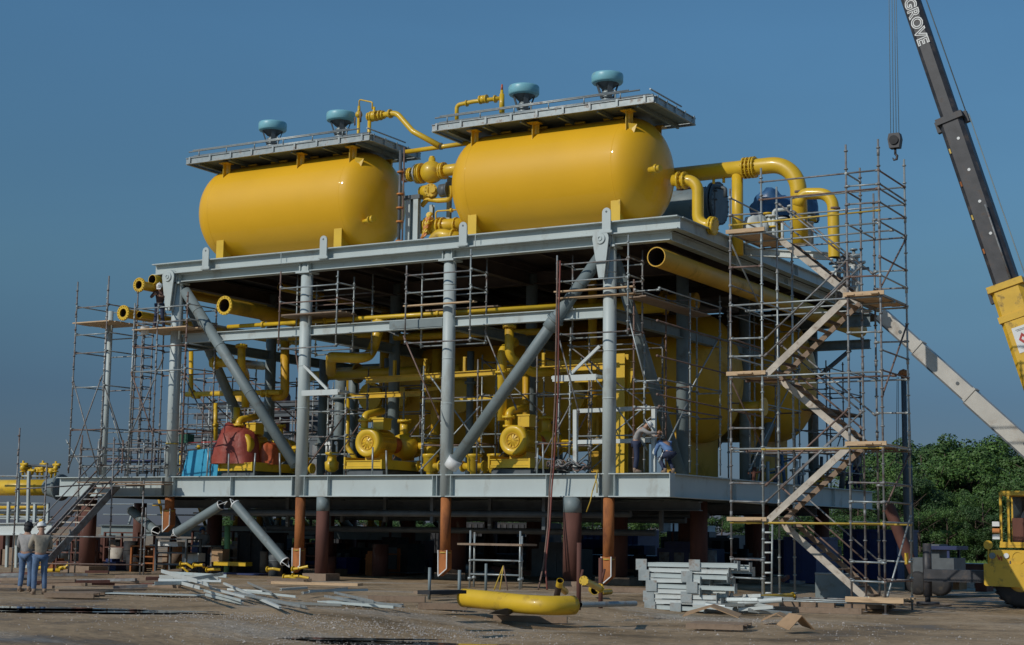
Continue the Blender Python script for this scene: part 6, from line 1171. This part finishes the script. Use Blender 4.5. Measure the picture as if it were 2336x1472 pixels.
person('crane operator in blue jeans sitting in the yellow crane cab', (cx0+.65, cy0+.95, cz0), pi, dict(pelvis=(0, 0, .55), waist=(0, -.02, .68), chest=(0, -.02, .9), neck=(0, -.01, 1.06), head=(0, .02, 1.18), top=(0, .02, 1.27), shL=(-.19, 0, 1.0), shR=(.19, 0, 1.0), elL=(-.25, .12, .76), wrL=(-.15, .36, .74), elR=(.25, .12, .76), wrR=(.15, .36, .74), hpL=(-.1, .05, .52), hpR=(.1, .05, .52), knL=(-.12, .46, .56), knR=(.12, .46, .52), anL=(-.12, .5, .12), anR=(.12, .5, .12)), 'grayc', 'denim', None, s=.93)
# hook block
hb = bp(2042, 325); t = thing('hook_block', 'dark crane hook block hanging on four ropes against the sky', 'hook', hb)
MB().prism([(hb.x-.17, 0, hb.z+.28), (hb.x+.17, 0, hb.z+.28), (hb.x+.21, 0, hb.z+.1), (hb.x+.16, 0, hb.z-.2), (hb.x-.16, 0, hb.z-.2), (hb.x-.21, 0, hb.z+.1)], (0, YB-.14, 0), (0, YB+.14, 0)).build('block', 'boom', t)
for sy in (-.17, .17): MB().flange((hb.x, YB+sy, hb.z+.05), (0, 1, 0), .15, .04, 20).build('sheave_cover', 'black', t)
MB().tube([(hb.x, YB, hb.z-.2), (hb.x, YB, hb.z-.42)], .045, 10).tube(fillet([(hb.x, YB, hb.z-.4), (hb.x+.03, YB, hb.z-.55), (hb.x-.05, YB, hb.z-.62), (hb.x-.12, YB, hb.z-.53)], .05), [.04], 8) if False else MB().tube([(hb.x, YB, hb.z-.2), (hb.x, YB, hb.z-.4)], .04, 10).tube([(hb.x, YB, hb.z-.38), (hb.x+.06, YB, hb.z-.46), (hb.x+.04, YB, hb.z-.56), (hb.x-.05, YB, hb.z-.58), (hb.x-.09, YB, hb.z-.5)], [.04, .045, .045, .035, .015], 8).build('hook', 'boom', t)
for k, u in enumerate((2029, 2036, 2044, 2053)):
    tp = bp((2029, 2036, 2041, 2043)[k], -40); o = MB().tube([(hb.x-.14+.09*k, YB, hb.z+.28), tp+V((0, 0, 4))], .012, 6).build('rope', 'gray2', t)
# second crane: pale boom
t = thing('pale_boom', 'long pale telescopic crane boom sloping down to the right behind the stair tower', 'crane boom', bp(2200, 900))
a = A(2012, 718, 8); b = A(2420, 1083, 8); d = (b-a).normalized(); L = (b-a).length; u_ = V((0, 1, 0)).cross(d).normalized()
if u_.z < 0: u_ = -u_
pv = 0
for k, (f, h) in enumerate(((.22, .42), (.52, .47), (1.15, .53))):
    p = a+d*L*pv; q = a+d*L*f; p = p+u_*(-(h-.42)/2); q = q+u_*(-(h-.42)/2); MB().bar(p, q, .5, h, u_).build('boom_section', 'boomw', t); MB().bar(p-u_*(h/2+.03), q-u_*(h/2+.03), .42, .06, u_).build('wear_strip', 'dgray', t)
    MB().bar(q-d*.08, q+d*.02, .56, h+.08, u_).build('collar', 'boomw', t); pv = f
for f in (.12, .45, .82): c = a+d*L*f-V((0, .257, 0)); MB().flange(c, (0, 1, 0), .06, .02, 10).build('plug', 'dgray', t)
# masts
t = thing('slender_mast', 'slender dark mast with a red dome behind the right side of the stair tower', 'mast', A(2062, 1300, 14)); y = 14; x = A(2064, 1000, y).x
MB().tube([(x, y, -.2), (x, y, A(2062, 858, y).z)], .10, 12).build('pole', 'dgray', t); MB().lathe((x, y, A(2062, 858, y).z), (0, 0, 1), [(0, .2), (.08, .22), (.2, .15), (.27, 0)], 16).build('dome', 'rust', t); MB().tube([(x+.1, y, -.2), (x+.1, y, A(2064, 1060, y).z)], .16, 12).build('lower_casing', 'dgray', t)
for dx in (-.25, -.2, .18): MB().tube([(x+dx*1.6, y, 2), (x+dx, y, A(2062, 860, y).z)], .012, 6).build('wire', 'dgray', t)
p = A(2100, 1340, 10); q = A(2026, 1152, 10); o = MB().tube([p, q], .20, 16, (2, 2)).build('leaning_pipe', 'rust2'); tag(o, 'rusty pipe leaning to the left behind the right side of the stair tower', 'pipe')
# blue machine between tower and crane
t = thing('forklift', 'dark blue forklift with a flat roof between the stair tower and the crane', 'forklift', A(2140, 1320, 9)); y = 9
a = A(2105, 1250, y); b = A(2182, 1250, y); MB().box((a.x, y, a.z-.05), (b.x, y+1.5, a.z+.07)).build('roof', 'dblue', t)
for x in (a.x+.05, b.x-.3):
    for y_ in (y+.1, y+1.4): MB().bar((x, y_, .8), (x, y_, a.z), .08, .08, (0, 1, 0)).build('roof_post', 'dblue', t)
MB().box((a.x-.4, y, .35), (b.x-.1, y+1.5, 1.05)).box((a.x, y+.2, 1.05), (a.x+.5, y+1.3, 1.5)).build('body', 'dgray', t)
for x in (a.x-.2, b.x-.6): MB().lathe((x, y-.05, .2), (0, 1, 0), [(0, 0), (0, .3), (.05, .4), (.3, .4), (.3, 0)], 20).build('tyre', 'black', t)
for i, (u0, u1, v0, v1, y, m, l) in enumerate(((2165, 2336, 1290, 1302, 22, 'rust2', 'low rusty barge-like structure behind the crane'), (2195, 2222, 1310, 1340, 12, 'lgray', 'pale crate with red edges under the crane outrigger'), (2225, 2250, 1318, 1350, 12, 'rust2', 'rusty box beside the crane tyre'), (2150, 2188, 1325, 1345, 11, 'card', 'brown crate left of the pale crate'), (1506, 1530, 1194, 1215, 26, 'white', 'small white board seen far off under the deck'), (1567, 1576, 1205, 1235, 24, 'white', 'narrow white panel seen far off under the deck'), (1590, 1612, 1200, 1234, 24, 'lgray', 'pale panel seen far off under the deck, right of the narrow one'))):
    a = A(u0, v1, y); b = A(u1, v0, y); o = MB().box((a.x, y, a.z), (b.x, y+1, b.z)).box((a.x-.03, y-.03, b.z-.05), (b.x+.03, y+1.03, b.z+.01)).build('crate', m); tag(o, l, 'crate')
t = thing('low_platform', 'long pale platform edge behind the crane, before the trees', 'platform', A(2250, 1295, 30)); a = A(2165, 1292, 30); b = A(2500, 1292, 30); MB().box((a.x, 30, -.25), (b.x, 33, a.z)).build('wall', 'dgray', t); MB().box((a.x-.1, 29.9, a.z), (b.x, 33, a.z+.12)).build('coping', 'boomw', t)

# ---------------------------------------------------------------- trees
def leafmat(name, c):
    m = mat(name, c, .6, var=.35, vs=.9); return m
LM = [leafmat('leaves_dark', (.045, .094, .024)), leafmat('leaves_mid', (.065, .13, .026)), leafmat('leaves_bright', (.085, .16, .03))]
def tree_proto(seed, H, W, lm):
    R = random.Random(seed); t = thing('tree', 'x', 'tree', (0, 0, 0), None, True); tr = MB().tube([(0, 0, -.3), (.1, 0, H*.3), (.0, .1, H*.6), (0, 0, H*.9)], [.22, .17, .11, .03], 8)
    for k in range(7): a = R.uniform(0, 6.28); z = H*R.uniform(.3, .7); tr.tube([(0, 0, z), (cos(a)*W*.3, sin(a)*W*.3, z+H*.12), (cos(a)*W*.5, sin(a)*W*.5, z+H*.2)], [.08, .05, .02], 6)
    tr.build('trunk', 'bark', t)
    mb = MB(); cl = []
    for k in range(38):
        z = R.uniform(.02, 1)**.9; w_ = W*.5*(1-(abs(z-.45)/.62)**2.2)**.5 if abs(z-.45) < .62 else .2; a = R.uniform(0, 6.28); r = w_*R.uniform(.45, 1)**.5; cl.append((V((cos(a)*r, sin(a)*r, z*H*.93+.2)), R.uniform(.55, 1.15)*W*.16))
    for c, r in cl:
        for _ in range(280):
            d = V((R.gauss(0, 1), R.gauss(0, 1), R.gauss(0, 1))).normalized(); p = c+V((d.x, d.y, d.z*.75))*r*R.uniform(.7, 1.08); s_ = R.uniform(.05, .11)
            n = (d+V((R.gauss(0, .5), R.gauss(0, .5), R.gauss(0, .5)+.3))).normalized(); x = n.orthogonal().normalized(); y = n.cross(x); a = R.uniform(0, 6.28); x, y = x*cos(a)+y*sin(a), y*cos(a)-x*sin(a)
            mb.add([p-x*s_-y*s_*.5, p+x*s_-y*s_*.6, p+x*s_*.7+y*s_*.6+n*s_*.2, p-x*s_*.6+y*s_*.7], [(0, 1, 2, 3)])
    mb.build('crown', lm, t); return t
PT = [tree_proto(11+i, 8.5, 6.0, LM[i % 3]) for i in range(5)]
RT = random.Random(77); used = set(); cnt = 0
lab = 'leafy green tree in the dense wood behind the yard'
def put(u, dist, h, wd=1.0):
    global cnt
    d = (fw+RR*((u-1168)/F)); d = V((d.x, d.y, 0)).normalized(); p = V((CAM.x, CAM.y, 0))+d*dist; i = RT.randrange(5); s_ = h/8.5
    sc = (s_*RT.uniform(.95, 1.3)*wd, s_*RT.uniform(.95, 1.3)*wd, s_); z = -.3 + (dist-112)*.04
    if i not in used: o = PT[i]; o.location = (p.x, p.y, z); o.rotation_euler.z = RT.uniform(0, 6.28); o.scale = sc; used.add(i)
    else: o = dup(PT[i], (p.x, p.y, z), RT.uniform(0, 6.28), scale=sc)
    o['label'] = lab; o['group'] = 'trees of the wood behind the yard'; cnt += 1
for row, (dist, h) in enumerate(((113, 4.2), (117, 6.0), (122, 7.6), (128, 8.8), (134, 9.6))):
    u = 1930 + row*20
    while u < 2420:
        put(u, dist+RT.uniform(-2, 2), .95*h*RT.uniform(.88, 1.08)*(1 if u > 2040 else .92)); u += RT.uniform(42, 66)
for row, (dist, h) in enumerate(((112, 3.2), (122, 4.0))):
    u = 560
    while u < 1950: put(u, dist+RT.uniform(-2, 2), h*RT.uniform(.8, 1.15), 1.5); u += RT.uniform(60, 90)
# undergrowth and rising ground behind the wood
def grass():
    R = random.Random(8); mb = MB()
    for _ in range(9000):
        u = R.uniform(560, 2400); d = (fw+RR*((u-1168)/F)); d = V((d.x, d.y, 0)).normalized(); p = V((CAM.x, CAM.y, 0))+d*R.uniform(104, 116); s_ = R.uniform(.12, .3); a = R.uniform(0, 6.28); x = V((cos(a), sin(a), 0))*s_*.6
        p.z = -.28; mb.add([p-x, p+x, p+x*.5+V((R.uniform(-.1, .1), R.uniform(-.1, .1), s_*2.2))], [(0, 1, 2)])
    o = mb.build('undergrowth', LM[2]); tag(o, 'low green undergrowth along the foot of the wood', 'undergrowth', kind='stuff')
grass()
def hill():
    vs = []; n = 60; m_ = 8
    for j in range(m_+1):
        for i in range(n+1):
            u = 300+i*2600/n; d = (fw+RR*((u-1168)/F)); d = V((d.x, d.y, 0)).normalized(); p = V((CAM.x, CAM.y, 0))+d*(118+j*14); h = min(1, max(0, (u-1750)/300)); z = -.6+j*.5*h*(3 if j > 0 else 1)*.35+.4*noise.noise(p*.05); vs.append((p.x, p.y, z))
    o = MB().add(vs, [(j*(n+1)+i, j*(n+1)+i+1, (j+1)*(n+1)+i+1, (j+1)*(n+1)+i) for j in range(m_) for i in range(n)], True).build('hill', mat('hill_green', (.04, .075, .02), .95, var=.4, vs=.3)); tag(o, 'low green hill under the wood', 'hill', kind='structure')
hill()
